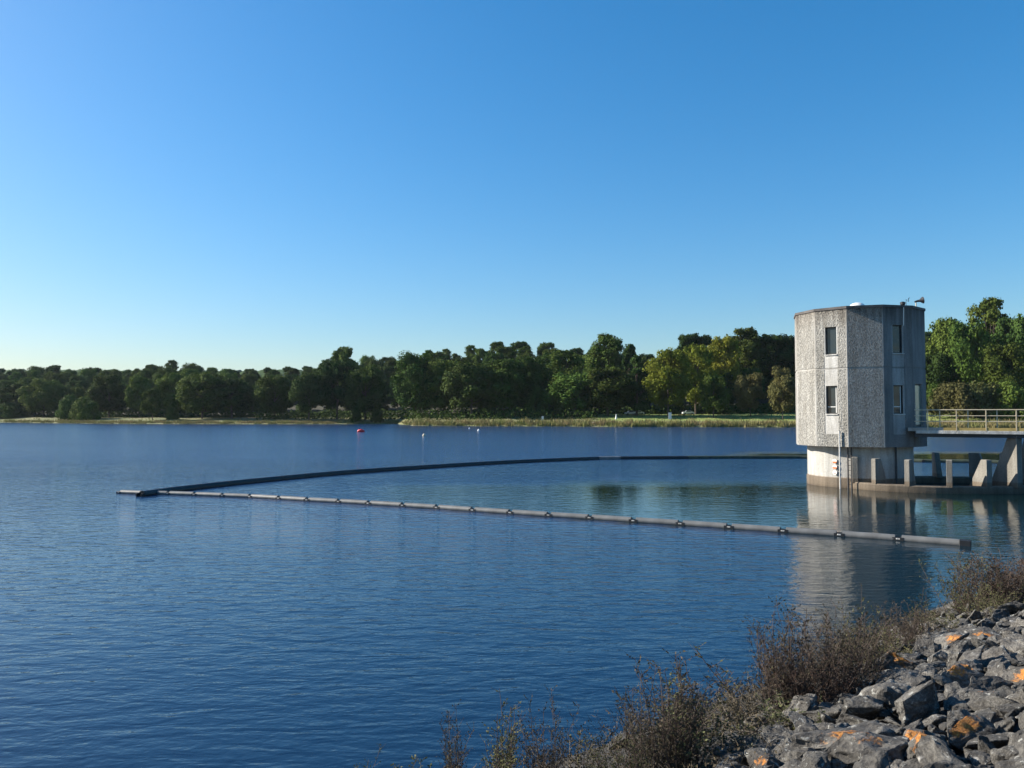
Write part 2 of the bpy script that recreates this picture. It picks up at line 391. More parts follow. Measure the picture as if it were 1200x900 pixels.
# ------------------------------------------------------------------ water sheet
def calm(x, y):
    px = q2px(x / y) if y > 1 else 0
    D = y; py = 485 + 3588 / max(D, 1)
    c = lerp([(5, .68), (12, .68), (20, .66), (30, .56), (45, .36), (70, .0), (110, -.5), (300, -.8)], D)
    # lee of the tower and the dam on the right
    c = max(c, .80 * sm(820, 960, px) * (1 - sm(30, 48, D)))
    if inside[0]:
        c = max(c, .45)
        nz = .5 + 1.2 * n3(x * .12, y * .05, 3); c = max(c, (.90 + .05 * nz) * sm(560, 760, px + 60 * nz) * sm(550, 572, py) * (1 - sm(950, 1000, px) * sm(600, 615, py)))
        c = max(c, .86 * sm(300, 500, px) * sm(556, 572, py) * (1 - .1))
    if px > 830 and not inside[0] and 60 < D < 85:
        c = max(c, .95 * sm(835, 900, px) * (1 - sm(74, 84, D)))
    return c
inside = [False]
xs = [-3000, -900, -300, -120, -70] + [-50 + .8 * i for i in range(126)] + [60, 90, 200, 600, 2500]
ys = [-300, -60, -10, 0] + [3 + .8 * i for i in range(32)] + [28.6 + .9 * i for i in range(68)] + [90 + 3 * i for i in range(10)] + [125, 150, 200, 260, 330, 450, 700]
V = [(x, y, 0) for y in ys for x in xs]; nx = len(xs)
FF = [(j * nx + i, j * nx + i + 1, (j + 1) * nx + i + 1, (j + 1) * nx + i) for j in range(len(ys) - 1) for i in range(nx - 1)]
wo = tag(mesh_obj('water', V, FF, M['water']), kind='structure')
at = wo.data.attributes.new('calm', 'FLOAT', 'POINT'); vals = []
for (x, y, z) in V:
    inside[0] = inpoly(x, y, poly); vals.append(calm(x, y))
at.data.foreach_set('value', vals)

# ------------------------------------------------------------------ tower
TC = Vector((19.245, 43.633, 0)); TR = 3.352; OFF = 1.45
vdir = Vector((TC.x, TC.y, 0)).normalized(); rpd = Vector((vdir.y, -vdir.x, 0))
def ring(a, r, z=0.):
    a = R(a + OFF); return TC + (vdir * -math.cos(a) + rpd * math.sin(a)) * r + Vector((0, 0, z))
tower = empty('intake_tower', TC); tag(tower, 'grey concrete twelve-sided intake tower standing in the lake, wider above its base', 'tower')
T0 = Matrix.Translation(-TC)
ZB, ZM, ZT = 2.18, 6.29, 9.40
body = MB(); glassm = {}
def facet(a0, op, mat_all=None):
    A = ring(a0, TR); B = ring(a0 + 30, TR); ex = (B - A).normalized(); W = (B - A).length; nn = Vector((-ex.y, ex.x, 0))
    if nn.dot(A - TC) < 0: nn = -nn
    def P(x, z, dpt=0): return A + ex * x - nn * dpt + Vector((0, 0, z)) - TC
    e = .055
    if op: wl, wr = W / 2 - .365, W / 2 + .365; xs = [0, e, wl, wl + .055, wr - .055, wr, W - e, W]
    else: xs = [0, e, W - e, W]
    zs = [ZB, 2.84, 3.90, 5.38, ZM - .045, ZM + .045, 7.04, 8.50, ZT] if op else [ZB, ZM - .045, ZM + .045, ZT]
    if op == 'door': xs = [0, e, .22, W - .55, W - e, W]; zs = [ZB, 3.22, 5.46, ZM - .045, ZM + .045, ZT]
    for i in range(len(xs) - 1):
        for j in range(len(zs) - 1):
            x0, x1, z0, z1 = xs[i], xs[i + 1], zs[j], zs[j + 1]
            joint = abs((z0 + z1) / 2 - ZM) < .02
            if op is True and i == 3 and j in (2, 6): continue
            if op == 'door' and i == 2 and j == 1: continue
            edge = i == 0 or i == len(xs) - 2
            inpanel = op is True and i in (2, 3, 4)
            m = 1 if (edge or joint) else 0
            if mat_all is not None: m = mat_all
            dp = .025 if joint else 0
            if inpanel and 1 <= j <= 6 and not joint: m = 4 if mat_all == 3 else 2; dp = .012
            body.add([P(x0, z0, dp), P(x1, z0, dp), P(x1, z1, dp), P(x0, z1, dp)], [(0, 1, 2, 3)], m)
    if op is True:
        for (z0, z1) in ((3.90, 5.38), (7.04, 8.50)):
            a, b, D = wl + .055, wr - .055, .17
            body.add([P(a, z0, .012), P(b, z0, .012), P(b, z1, .012), P(a, z1, .012), P(a, z0, D), P(b, z0, D), P(b, z1, D), P(a, z1, D)], [(0, 4, 5, 1), (1, 5, 6, 2), (2, 6, 7, 3), (3, 7, 4, 0)], 2)
            Mx = Matrix((( ex.x, -nn.x, 0, P(0, 0).x), (ex.y, -nn.y, 0, P(0, 0).y), (0, 0, 1, 0), (0, 0, 0, 1)))
            fr = MB(); t = .05
            fr.box((a, D - .06, z0), (a + t, D + .02, z1), Mx); fr.box((b - t, D - .06, z0), (b, D + .02, z1), Mx)
            fr.box((a + t, D - .06, z0), (b - t, D + .02, z0 + t), Mx); fr.box((a + t, D - .06, z1 - t), (b - t, D + .02, z1), Mx)
            wf = fr.build('window', M['frame'], tower)
            gl = MB(); gl.add([P(a + t, z0 + t, D - .02), P(b - t, z0 + t, D - .02), P(b - t, z1 - t, D - .02), P(a + t, z1 - t, D - .02)], [(0, 1, 2, 3)]); gl.build('pane', M['glass'], wf)
            sl = MB(); sl.box((a - .03, -.045, z0 - .05), (b + .03, .03, z0 - .003), Mx); sl.build('sill', M['pale'], wf)
            if z0 < 5:
                bl = MB(); bl.box((b - t - .09, D - .035, z0 + t), (b - t - .05, D - .023, z1 - t), Mx); bl.box((a + t, D - .035, z0 + .35), (b - t - .1, D - .023, z0 + .39), Mx); bl.build('window_bar', M['white'], wf)
    if op == 'door':
        a, b, z0, z1, D = .22, W - .55, 3.22, 5.46, .16
        body.add([P(a, z0), P(b, z0), P(b, z1), P(a, z1), P(a, z0, D), P(b, z0, D), P(b, z1, D), P(a, z1, D)], [(0, 4, 5, 1), (1, 5, 6, 2), (2, 6, 7, 3), (3, 7, 4, 0)], 1)
        Mx = Matrix((( ex.x, -nn.x, 0, P(0, 0).x), (ex.y, -nn.y, 0, P(0, 0).y), (0, 0, 1, 0), (0, 0, 0, 1)))
        fr = MB(); fr.box((a, D - .06, z0), (b, D + .01, z1), Mx, bev=.004); df = fr.build('door', M['frame'], tower)
        gl = MB(); gl.box((a + .06, D - .075, z0 + .12), (b - .06, D - .063, z1 - .07), Mx); gl.build('door_panel', M['doorglass'], df)
        hd = MB(); hd.box((a + .10, D - .13, z0 + 1.0), (a + .13, D - .08, z0 + 1.15), Mx); hd.build('handle', M['galv'], df)
for k in range(12):
    a0 = -70 + 30 * k
    op = {30: True, 1: True}.get(0)
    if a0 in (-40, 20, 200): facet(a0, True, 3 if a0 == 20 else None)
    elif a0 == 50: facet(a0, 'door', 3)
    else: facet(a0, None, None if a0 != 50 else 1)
cen = [ring(-70 + 30 * k, TR - .002, 0) - TC for k in range(12)]
body.add([c + Vector((0, 0, ZB)) for c in cen], [tuple(range(12))], 1)
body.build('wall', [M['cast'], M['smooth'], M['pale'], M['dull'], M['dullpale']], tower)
rf = MB(); n = 12
o1 = [ring(-70 + 30 * k, TR + .05) - TC for k in range(12)]
rf.add([c + Vector((0, 0, ZT + .001)) for c in o1] + [c + Vector((0, 0, ZT + .13)) for c in o1], [tuple(reversed(range(12))), tuple(range(12, 24))] + [(k, (k + 1) % 12, 12 + (k + 1) % 12, 12 + k) for k in range(12)])
roof = rf.build('roof', M['roof'], tower)
bs = MB(); br = 2.70
bv = [ring(-10 + 15 * k, br) - TC for k in range(24)]
bs.add([c + Vector((0, 0, -2.5)) for c in bv] + [c + Vector((0, 0, ZB - .003)) for c in bv], [(k, (k + 1) % 24, 24 + (k + 1) % 24, 24 + k) for k in range(24)])
bs.build('base', M['base'], tower)
bs = MB(); bv = [ring(-10 + 15 * k, br + .05) - TC for k in range(24)]
bs.add([c + Vector((0, 0, -2.5)) for c in bv] + [c + Vector((0, 0, .50)) for c in bv] + [ring(-10 + 15 * k, br - .02) - TC + Vector((0, 0, .53)) for k in range(24)], [(k, (k + 1) % 24, 24 + (k + 1) % 24, 24 + k) for k in range(24)] + [(24 + k, 24 + (k + 1) % 24, 48 + (k + 1) % 24, 48 + k) for k in range(24)])
bs.build('plinth', M['pier'], tower)
# corbel under the door
# pipes down to the water on the base
c2 = ring(-18, TR + .05)
g = MB(); g.tube([ring(-17.5, TR + .01, 3.0) - TC, ring(-17.5, TR + .01, -2) - TC], .042, 8)
g.build('pale_pipe', M['pale'], tower, True)
g = MB()
for a in (-12.5, -9):
    g.tube([ring(a, br + .16, 2.17) - TC, ring(a, br + .16, -2) - TC], .04, 8)
for i in range(10): g.tube([ring(-12.5, br + .16, -.3 + .25 * i) - TC, ring(-9, br + .16, -.3 + .25 * i) - TC], .015, 6)
g.build('ladder', M['darkm'], tower)
g = MB(); g.tube([ring(38, br + .06, 2.17) - TC, ring(38, br + .06, -1) - TC], .045, 6); g.build('drain_pipe', M['darkm'], tower)
pc = at_y(1061, 360, 40.8)
g = MB(); g.tube([ring(39.5, TR + .03, ZT) - TC, ring(39.5, TR + .0, ZT - .95) - TC], .022, 6); g.build('cable_conduit', M['galv'], tower)
# level marker with three discs
mk = empty('level_marker', ring(-27, br + .03, 1.05)); tag(mk, 'stack of three white and orange discs fixed to the tower base beside the pipe', 'marker')
for i in range(3):
    rot = Matrix.Rotation(math.atan2(-(ring(-27, 1) - TC).x, (ring(-27, 1) - TC).y), 4, 'Z')
    for half, mt, nm in ((0, 'white', 'disc'), (1, 'orange', 'orange_band')):
        g = MB(); zc = .34 - .30 * i; pts = []
        if half == 0: pts = [(math.cos(t * math.pi / 12) * .15, math.sin(t * math.pi / 12) * .15) for t in range(24)]; y0, y1 = .03, .055
        else:
            lo, hi = (-1, -.15) if i < 2 else (-.35, -.05)
            pts = [(-.115, -.055), (.115, -.055), (.085, -.115), (-.085, -.115)] if i == 2 else [(-.143, -.02), (.143, -.02), (.12, -.085), (.075, -.125), (-.075, -.125), (-.12, -.085)]
            pts = pts[::-1]; y0, y1 = .057, .062
            if i == 2: pts = [(x * .7, y * .5 - .02) for x, y in pts]
        pts = [(x * .82, y * .82) for x, y in pts]; k = len(pts)
        g.add([rot @ Vector((x, y0, z + zc)) for x, z in pts] + [rot @ Vector((x, y1, z + zc)) for x, z in pts], [tuple(range(k)), tuple(reversed(range(k, 2 * k)))] + [(j, (j + 1) % k, k + (j + 1) % k, k + j) for j in range(k)])
        if half == 0: disc = g.build('disc', M[mt], mk)
        else: g.build('orange_band', M[mt], disc)
# roof things
dm = at_y(1004.5, 358, 43.2)
V = []; FF = []
for j in range(7):
    t = j / 6 * math.pi / 2
    for k in range(20): V.append((math.cos(k * math.pi / 10) * .50 * math.cos(t), math.sin(k * math.pi / 10) * .50 * math.cos(t), .10 + .42 * math.sin(t)))
V += [(v[0], v[1], 0) for v in V[:20]]
for j in range(6):
    for k in range(20): FF.append((j * 20 + k, j * 20 + (k + 1) % 20, (j + 1) * 20 + (k + 1) % 20, (j + 1) * 20 + k))
FF += [(140 + k, 140 + (k + 1) % 20, (k + 1) % 20, k) for k in range(20)]
sk = mesh_obj('skylight_dome', V, FF, M['white'], smooth=True); sk.location = (dm.x, dm.y, ZT + .13); tag(sk, 'white domed skylight on the tower roof', 'skylight')
def roofpt(px, Y): p = at_y(px, 360, Y); return Vector((p.x, p.y, ZT + .13))
vt = empty('roof_vent', roofpt(1058, 41.6)); tag(vt, 'small vent pipe with a dark cap at the roof edge', 'vent')
g = MB(); g.tube([(0, 0, 0), (0, 0, .22)], .09, 10); g.build('pipe', M['galv'], vt, True)
g = MB(); g.tube([(0, 0, .14), (0, 0, .2), (0, 0, .30), (0, 0, .34)], [.09, .13, .14, .06], 10); g.build('cap', M['darkm'], vt)
an = empty('wind_sensor', roofpt(1062, 41.9)); tag(an, 'thin wind sensor mast on the tower roof between vent and horn', 'wind sensor')
g = MB(); g.tube([(0, 0, 0), (0, 0, .52)], .012, 6); g.tube([(0, 0, .46), (.14, 0, .48)], .01, 6); g.build('mast', M['darkm'], an)
g = MB(); g.tube([(.10, 0, .40), (.15, 0, .44)], [.03, .012], 6); g.tube([(.15, 0, .44), (.13, 0, .54), (.18, 0, .6)], [.012, .022, .018], 6); g.build('vane', M['darkm'], an)
hn = empty('siren_horn', roofpt(1073.5, 42.1)); tag(hn, 'dark siren horn on a pale post at the right of the tower roof', 'siren')
g = MB(); g.tube([(0, 0, 0), (0, 0, .42)], .028, 8); g.build('post', M['rail'], hn)
g = MB(); g.tube([(-.07, 0, .40), (.02, 0, .43), (.2, -.03, .46), (.3, -.05, .48), (.36, -.06, .49)], [.04, .05, .075, .16, .19], 14); g.build('horn', M['darkm'], hn, True)

# ------------------------------------------------------------------ basin round the intake and its fins
BC = Vector((23.0, 41.75, 0)); BA, BB = 5.3, 3.45
def ell(t, da=0): return BC + Vector((math.cos(t) * (BA + da), math.sin(t) * (BB + da), 0))
g = MB(); K = 72
V = []
for k in range(K):
    t = 2 * math.pi * k / K
    for da, z in ((0, -2), (0, .30), (-.05, .36), (-.5, .36), (-.55, .30), (-.55, -2)): V.append(ell(t, da) - BC + Vector((0, 0, z)))
FF = [(k * 6 + j, ((k + 1) % K) * 6 + j, ((k + 1) % K) * 6 + j + 1, k * 6 + j + 1) for k in range(K) for j in range(5)]
basin = mesh_obj('basin_rim', V, FF, M['pier']); basin.location = BC; tag(basin, 'low oval concrete rim at the waterline beside the tower', 'basin wall')
def fin(px, front_side, h, top, basel, th, label, name='concrete_fin', Y=None, ang=None):
    # find the point on the rim seen at that column
    best = None
    for k in range(720):
        t = math.pi * k / 360; p = ell(t, -.03); c = proj((p.x, p.y, .36))
        if (math.sin(t) < 0) != front_side: continue
        e = abs(c[0] - px)
        if best is None or e < best[0]: best = (e, p, t)
    _, p, t = best
    out = Vector((math.cos(t) / BA * BB, math.sin(t), 0)).normalized()
    if ang is not None: out = Vector((math.cos(ang), math.sin(ang), 0))
    if Y is not None: p = at_y(px, 500, Y); p.z = 0
    sd = Vector((-out.y, out.x, 0)) * th / 2
    prof = [(0, .3), (0, h - .03), (.03, h), (top, h), (top + .03, h - .04), (basel, .3)]
    V = [Vector((0, 0, z)) - out * x + sd for x, z in prof] + [Vector((0, 0, z)) - out * x - sd for x, z in prof]; k = len(prof)
    F_ = [tuple(range(k)), tuple(reversed(range(k, 2 * k)))] + [(j, k + j, k + (j + 1) % k, (j + 1) % k) for j in range(k)]
    o = mesh_obj(name, V, F_, M['pier']); o.location = (p.x, p.y, 0)
    bv_ = o.modifiers.new('b', 'BEVEL'); bv_.width = .015; bv_.segments = 2
    return tag(o, label, 'concrete fin', 'concrete fins on the basin rim')
fin(1002, True, 1.66, .3, .75, .28, 'pale concrete fin closest to the ladder on the rim', ang=math.atan2(-.91, -.4))
fin(1024, True, 1.62, .45, 1.0, .24, 'concrete fin before the shaded tower base, second from the ladder', ang=math.atan2(-.53, -.85))
fin(1063, True, 1.62, .45, .95, .24, 'concrete fin below the right corner of the tower base', ang=math.atan2(-.7, -.7))
fin(1113, True, 1.64, .4, .9, .26, 'slender concrete fin alone on the near rim, left of the broad one', ang=math.atan2(-.874, -.486))
fin(1160, True, 1.66, .35, 1.15, .30, 'mottled sloping concrete fin just left of the tall bridge pier', ang=math.atan2(-.98, .2))
fin(1095, False, 1.7, .35, .8, .28, 'dark narrow fin on the far rim nearest the tower')
fin(1136, False, 1.7, .5, .95, .34, 'dark fin in the middle of the far rim', ang=2.4)
fin(1174, False, 1.7, .6, 1.0, .5, 'broad dark fin on the far rim behind the tall pier', ang=2.9)
bp = fin(1194, True, 2.86, .42, 1.5, .36, 'x', 'bridge_pier', Y=38.35, ang=math.atan2(-.93, .35)); tag(bp, 'tall concrete pier with one sloping side holding up the footbridge', 'bridge pier')
del bp['group']
bp2 = fin(1214, True, 2.86, .42, 1.2, .4, 'x', 'bridge_pier', Y=39.9, ang=-1.2); tag(bp2, 'dark rear pier under the footbridge at the picture edge', 'bridge pier'); del bp2['group']

# ------------------------------------------------------------------ footbridge
bdir = Vector((.9, -.437, 0)).normalized(); bnr = Vector((bdir.y, -bdir.x, 0)); bnr = bnr if bnr.y < 0 else -bnr   # towards the camera
st = at_y(1064, 500, 40.25); st.z = 0
bridge = empty('footbridge', st, math.atan2(bdir.y, bdir.x)); tag(bridge, 'narrow footbridge with cream railings running from the tower door to the right', 'footbridge')
BL = 23.; BW = 1.25
g = MB(); g.box((0, .0, 3.02), (BL, BW, 3.19)); g.build('deck', M['smooth'], bridge)
g = MB(); g.box((.35, -.05, 2.90), (BL, -.003, 3.06), bev=.01); g.box((.35, BW + .003, 2.90), (BL, BW + .05, 3.06), bev=.01); g.build('edge_beam', M['pale'], bridge)
g = MB(); g.box((1.6, -.035, 3.063), (BL, -.004, 3.21)); g.build('kick_plate', M['railwalk'], bridge)
g = MB(); g.box((.3, .12, 2.72), (BL, .26, 3.018)); g.box((.3, BW - .26, 2.72), (BL, BW - .12, 3.018)); g.build('girder', M['darkm'], bridge)
for side, yy in ((0, -.02), (1, BW + .02)):
    for zz in (3.52, 3.80, 4.10):
        g = MB(); g.tube([(.30 if side == 0 else 1.4, yy, zz), (BL, yy, zz)], .020 if zz < 4 else .026, 8)
        g.build('rail', M['rail'], bridge, True)
    x = .9 if side == 0 else 1.5
    while x < BL:
        g = MB(); g.box((x - .022, yy - .03, 3.0), (x + .022, yy + .03, 4.08)); g.build('post', M['rail'], bridge); x += 1.27

# ------------------------------------------------------------------ boom floats
def make_float(Ln, mt, rad, name, conn=True):
    e = empty(name); g = MB(); nseg = 20; dark = rad > .15
    a = .02 if dark else .11; b = Ln - a
    zc = .045 if not dark else .05
    g.tube([(a, 0, zc), (b, 0, zc)], rad, nseg)
    g.build('float_tube', mt, e, True)
    # hinge plates between two tubes
    for s in (-1, 1):
        h = MB(); h.box((-.19, s * rad * .72 - .04, -.02), (.19, s * rad * .72 + .03, rad * .80), bev=.008); h.build('hinge_plate', M['black'], e)
    h = MB(); h.box((-.07, -rad * 1.08, .03), (.07, rad * 1.08, .082), bev=.01); h.build('hinge_pin', M['black'] if dark else M['pale'], e)
    return e
floatP = {}
def seg_len(a, b): return (b - a).length
# near boom
def place_float(a, b, kind, label, group):
    Ln = seg_len(a, b); key = kind
    if key not in floatP:
        mt, rad = {'near': (M['float'], .125), 'far': (M['darkfloat'], .20), 'algae': (M['algaefloat'], .20), 'white': (M['float'], .20)}[kind]
        o = make_float(2.0, mt, rad, 'boom_float'); kids_of(o); floatP[key] = o
    else: o = copy_tree(floatP[key])
    o.location = (a.x, a.y, 0); d = b - a; o.rotation_euler = (0, 0, math.atan2(d.y, d.x)); o.scale = (Ln / 2.0, 1, 1)
    o.name = 'boom_float'
    tag(o, label, 'boom float', group); return o
nf = len(front) - 1
for i in range(nf):
    lab = 'grey tubular float in the middle run of the near boom'
    if i == 0: lab = 'outermost grey float at the left tip of the near boom'
    if i == nf - 1: lab = 'last grey float at the near right end of the boom'
    if i == nf - 2: lab = 'grey float next to the last one, before the shaded tower reflection'
    if i == nf - 3: lab = 'grey float crossing in front of the sunlit tower reflection'
    place_float(front[i], front[i + 1], 'near', lab, 'grey floats of the near boom')
# its black end coupling
d = (front[-1] - front[-2]).normalized(); ec = empty('end_coupling', front[-1], math.atan2(d.y, d.x)); tag(ec, 'black end coupling closing the near end of the grey boom', 'coupling')
for s in (-1, 1):
    g = MB(); g.box((-.1, s * .10 - .05, -.02), (.20, s * .10 + .05, .16), bev=.012); g.build('plate', M['black'], ec)
g = MB(); g.tube([(.1, -.14, .12), (.1, .14, .12)], .03, 8); g.build('pin', M['float'], ec)
g = MB(); g.box((-.02, -.05, .02), (.17, .05, .13), bev=.01); g.build('tongue', M['float'], ec)
# far boom, resampled
def resample(P, step):
    out = [P[0].copy()]; acc = 0
    # smooth by catmull
    pts = []
    for i in range(len(P) - 1):
        p0, p1, p2, p3 = P[max(i - 1, 0)], P[i], P[i + 1], P[min(i + 2, len(P) - 1)]
        for k in range(12):
            t = k / 12; pts.append(.5 * ((2 * p1) + (p2 - p0) * t + (2 * p0 - 5 * p1 + 4 * p2 - p3) * t * t + (3 * p1 - p0 - 3 * p2 + p3) * t ** 3))
    pts.append(P[-1])
    for a, b in zip(pts, pts[1:]):
        while (b - out[-1]).length > step and (a - out[-1]).length <= step + 1e-6 or (b - out[-1]).length > step * 1.001:
            dd = (b - out[-1]); out.append(out[-1] + dd.normalized() * step)
    return out
BR = resample(back, 2.0)
for i in range(len(BR) - 1):
    px = proj(BR[i])[0]
    if 688 < px < 712: place_float(BR[i], BR[i + 1], 'white', 'single pale float in the dark far boom', 'floats of the far boom')
    elif px > 800: place_float(BR[i], BR[i + 1], 'algae', 'dark green stained float in the far boom towards the tower', 'floats of the far boom')
    else: place_float(BR[i], BR[i + 1], 'far', 'black float in the curved far boom', 'floats of the far boom')
    # hanging skirt of the boom, one short curtain under each float

# ------------------------------------------------------------------ buoys
def buoy(px, py, r, mt, label, kind='ball'):
    p = on_z(px, py, 0); e = empty('mooring_buoy', p)
    tag(e, label, 'buoy')
    g = MB()
    if kind == 'red': g.tube([(-r * 1.9, 0, .18 * r), (-r * 1.3, 0, .5 * r), (0, 0, .6 * r), (r * 1.3, 0, .5 * r), (r * 1.9, 0, .2 * r)], [.2 * r, .75 * r, r, .75 * r, .2 * r], 12)
    else: g.tube([(0, 0, -.6 * r), (0, 0, 0), (0, 0, .6 * r), (0, 0, 1.2 * r), (0, 0, 1.5 * r)], [.6 * r, r, .95 * r, .55 * r, .18 * r], 14)
    g.build('float_body', mt, e, True)
    g = MB(); g.tube([(0, 0, (1.4 if kind != 'red' else 1.4) * r), (0, 0, (2.0 if kind != 'red' else 1.9) * r)], .14 * r, 6); g.build('mooring_eye', M['darkm'], e)
buoy(423, 506.3, .42, M['red'], 'red buoy lying on the water in front of the left wood', 'red')
buoy(497, 511, .30, M['rail'], 'cream cone topped buoy right of the red one')
buoy(561, 505.0, .30, M['white'], 'white buoy close to the reed bank')
buoy(550, 502.3, .2, M['white'], 'tiny pale buoy left of the white buoy by the reeds')

# ------------------------------------------------------------------ trees
def make_crown(seed, kind, Hh, Wd, nleaf, ls):
    rnd = random.Random(seed); lobes = []
    z0 = Hh * {'broad': .20, 'round': .24, 'tall': .14, 'pine': .12, 'bush': .0}[kind]
    nl = {'broad': 60, 'round': 40, 'tall': 62, 'pine': 60, 'bush': 30}[kind]
    for i in range(nl):
        t = rnd.random(); ph = rnd.uniform(0, 2 * math.pi)
        if kind == 'pine': prof = (1 - t) ** .8 * .95 + .08
        elif kind == 'tall': prof = math.sin(math.pi * (t * .8 + .14)) ** .6
        elif kind == 'bush': prof = math.sqrt(max(0, 1 - t * t)) * .95 + .05
        else: prof = math.sin(math.pi * (t * .84 + .12)) ** .55
        rr = Wd / 2 * prof * rnd.uniform(.45, .84)
        lr = Wd * rnd.uniform(.075, .18) * (.6 + .5 * prof)
        if kind == 'pine': lr *= .7
        z = z0 + (Hh - z0) * t
        lobes.append((Vector((math.cos(ph) * rr, math.sin(ph) * rr, min(max(z, z0 * .9 + lr * .4), Hh - lr * .55))), lr))
    lobes.append((Vector((0, 0, Hh - Wd * .12)), Wd * .13))
    V = []; FF = []; tot = sum(l[1] ** 2 for l in lobes)
    for c, lr in lobes:
        sub = [(rnd.uniform(-1, 1), rnd.uniform(-1, 1), rnd.uniform(-.2, 1)) for _ in range(9)]
        sub = [Vector(s).normalized() for s in sub]
        for k in range(int(nleaf * 1.45 * lr * lr / tot)):
            if rnd.random() < .55:
                d = (rnd.choice(sub) + Vector((rnd.gauss(0, .28), rnd.gauss(0, .28), rnd.gauss(0, .28)))).normalized(); rad = lr * rnd.uniform(.75, 1.42)
            else:
                d = Vector((rnd.gauss(0, 1), rnd.gauss(0, 1), rnd.gauss(.15, 1))).normalized(); rad = lr * (rnd.uniform(.35, 1.0))
            p = c + d * rad; p.z = max(p.z, z0 * .5)
            nrm = (d + Vector((rnd.gauss(0, .5), rnd.gauss(0, .5), rnd.gauss(.1, .5)))).normalized()
            a = nrm.orthogonal().normalized(); a.rotate(Matrix.Rotation(rnd.uniform(0, 6.3), 3, nrm)); b = nrm.cross(a)
            s = ls * .82 * rnd.uniform(.55, 1.4); n0 = len(V)
            V += [tuple(p - a * s * .5 - b * s * .3), tuple(p + a * s * .5 - b * s * .35), tuple(p + a * s * .35 + b * s * .45), tuple(p - a * s * .4 + b * s * .4)]
            FF.append((n0, n0 + 1, n0 + 2, n0 + 3))
    return V, FF, lobes, z0
TREES = {}
def tree_proto(key, seed, kind, Hh, Wd, nleaf, ls, mt, nm):
    V, FF, lobes, z0 = make_crown(seed, kind, Hh, Wd, nleaf, ls)
    rnd = random.Random(seed + 5); g = MB()
    tr = max(.12, Hh * .018)
    top = Vector((rnd.uniform(-.3, .3), rnd.uniform(-.3, .3), Hh * (.72 if kind != 'pine' else .93)))
    g.tube([(0, 0, -1.2), (0, 0, .2), (top.x * .4, top.y * .4, z0 + 1), tuple(top * .75), tuple(top)], [tr * 1.3, tr, tr * .8, tr * .5, tr * .15], 8)
    for c, lr in rnd.sample(lobes, min(14, len(lobes))):
        s = Vector((top.x * .4, top.y * .4, max(z0 * .8, c.z * .6))); m_ = (s + c) / 2 + Vector((0, 0, -.2))
        g.tube([s, m_, c], [tr * .4, tr * .25, tr * .08], 5)
    o = g.build(nm, M['bark'], None, True)
    cr = mesh_obj('crown', V, FF, mt, o)
    kids_of(o); TREES[key] = [o, Hh, Wd, False]
tree_proto('oak1', 1, 'broad', 15, 13, 13000, .50, M['leaf'], 'broadleaf_tree')
tree_proto('oak2', 2, 'broad', 16, 12, 13000, .50, M['leaf'], 'broadleaf_tree')
tree_proto('oak3', 3, 'round', 14, 11, 12000, .48, M['leaf_dark'], 'broadleaf_tree')
tree_proto('tall1', 4, 'tall', 19, 10, 13000, .50, M['leaf_dark'], 'broadleaf_tree')
tree_proto('tall2', 5, 'tall', 20, 11, 13000, .50, M['leaf'], 'broadleaf_tree')
tree_proto('yel', 6, 'broad', 17, 13, 14000, .48, M['leaf_yel'], 'yellowing_tree')
tree_proto('brown', 7, 'round', 9, 9, 9000, .40, M['leaf_brown'], 'round_tree')
tree_proto('pine', 8, 'pine', 16, 8, 11000, .42, M['leaf_dark'], 'pine_tree')
tree_proto('bush', 9, 'bush', 5, 8, 7000, .36, M['leaf'], 'shrub')
tree_proto('bushb', 10, 'bush', 4, 8, 7000, .34, M['leaf_brown'], 'shrub')
tree_proto('round', 11, 'round', 10, 9, 9000, .42, M['leaf'], 'round_tree')
def put_tree(key, px, d, topy, wpx, label, group=None, z=None):
    o0, H0, W0, used = TREES[key]
    q = (px - 600) / F; Y = shore(q) + d; gz = terr(q, Y)
    top = EYE + (485 - topy) * Y / F; h = max(1.5, top - gz)
    wd = wpx * Y / F if wpx else h * W0 / H0 * random.uniform(.85, 1.15)
    if not used: o = o0; TREES[key][3] = True
    else: o = copy_tree(o0)
    o.location = (q * Y, Y, gz); o.scale = (wd / W0, wd / W0 * random.uniform(.9, 1.1), h / H0); o.rotation_euler = (0, 0, random.uniform(0, 6.28))
    cat = 'shrub' if key.startswith('bush') else 'tree'
    tag(o, label, cat, group); return o
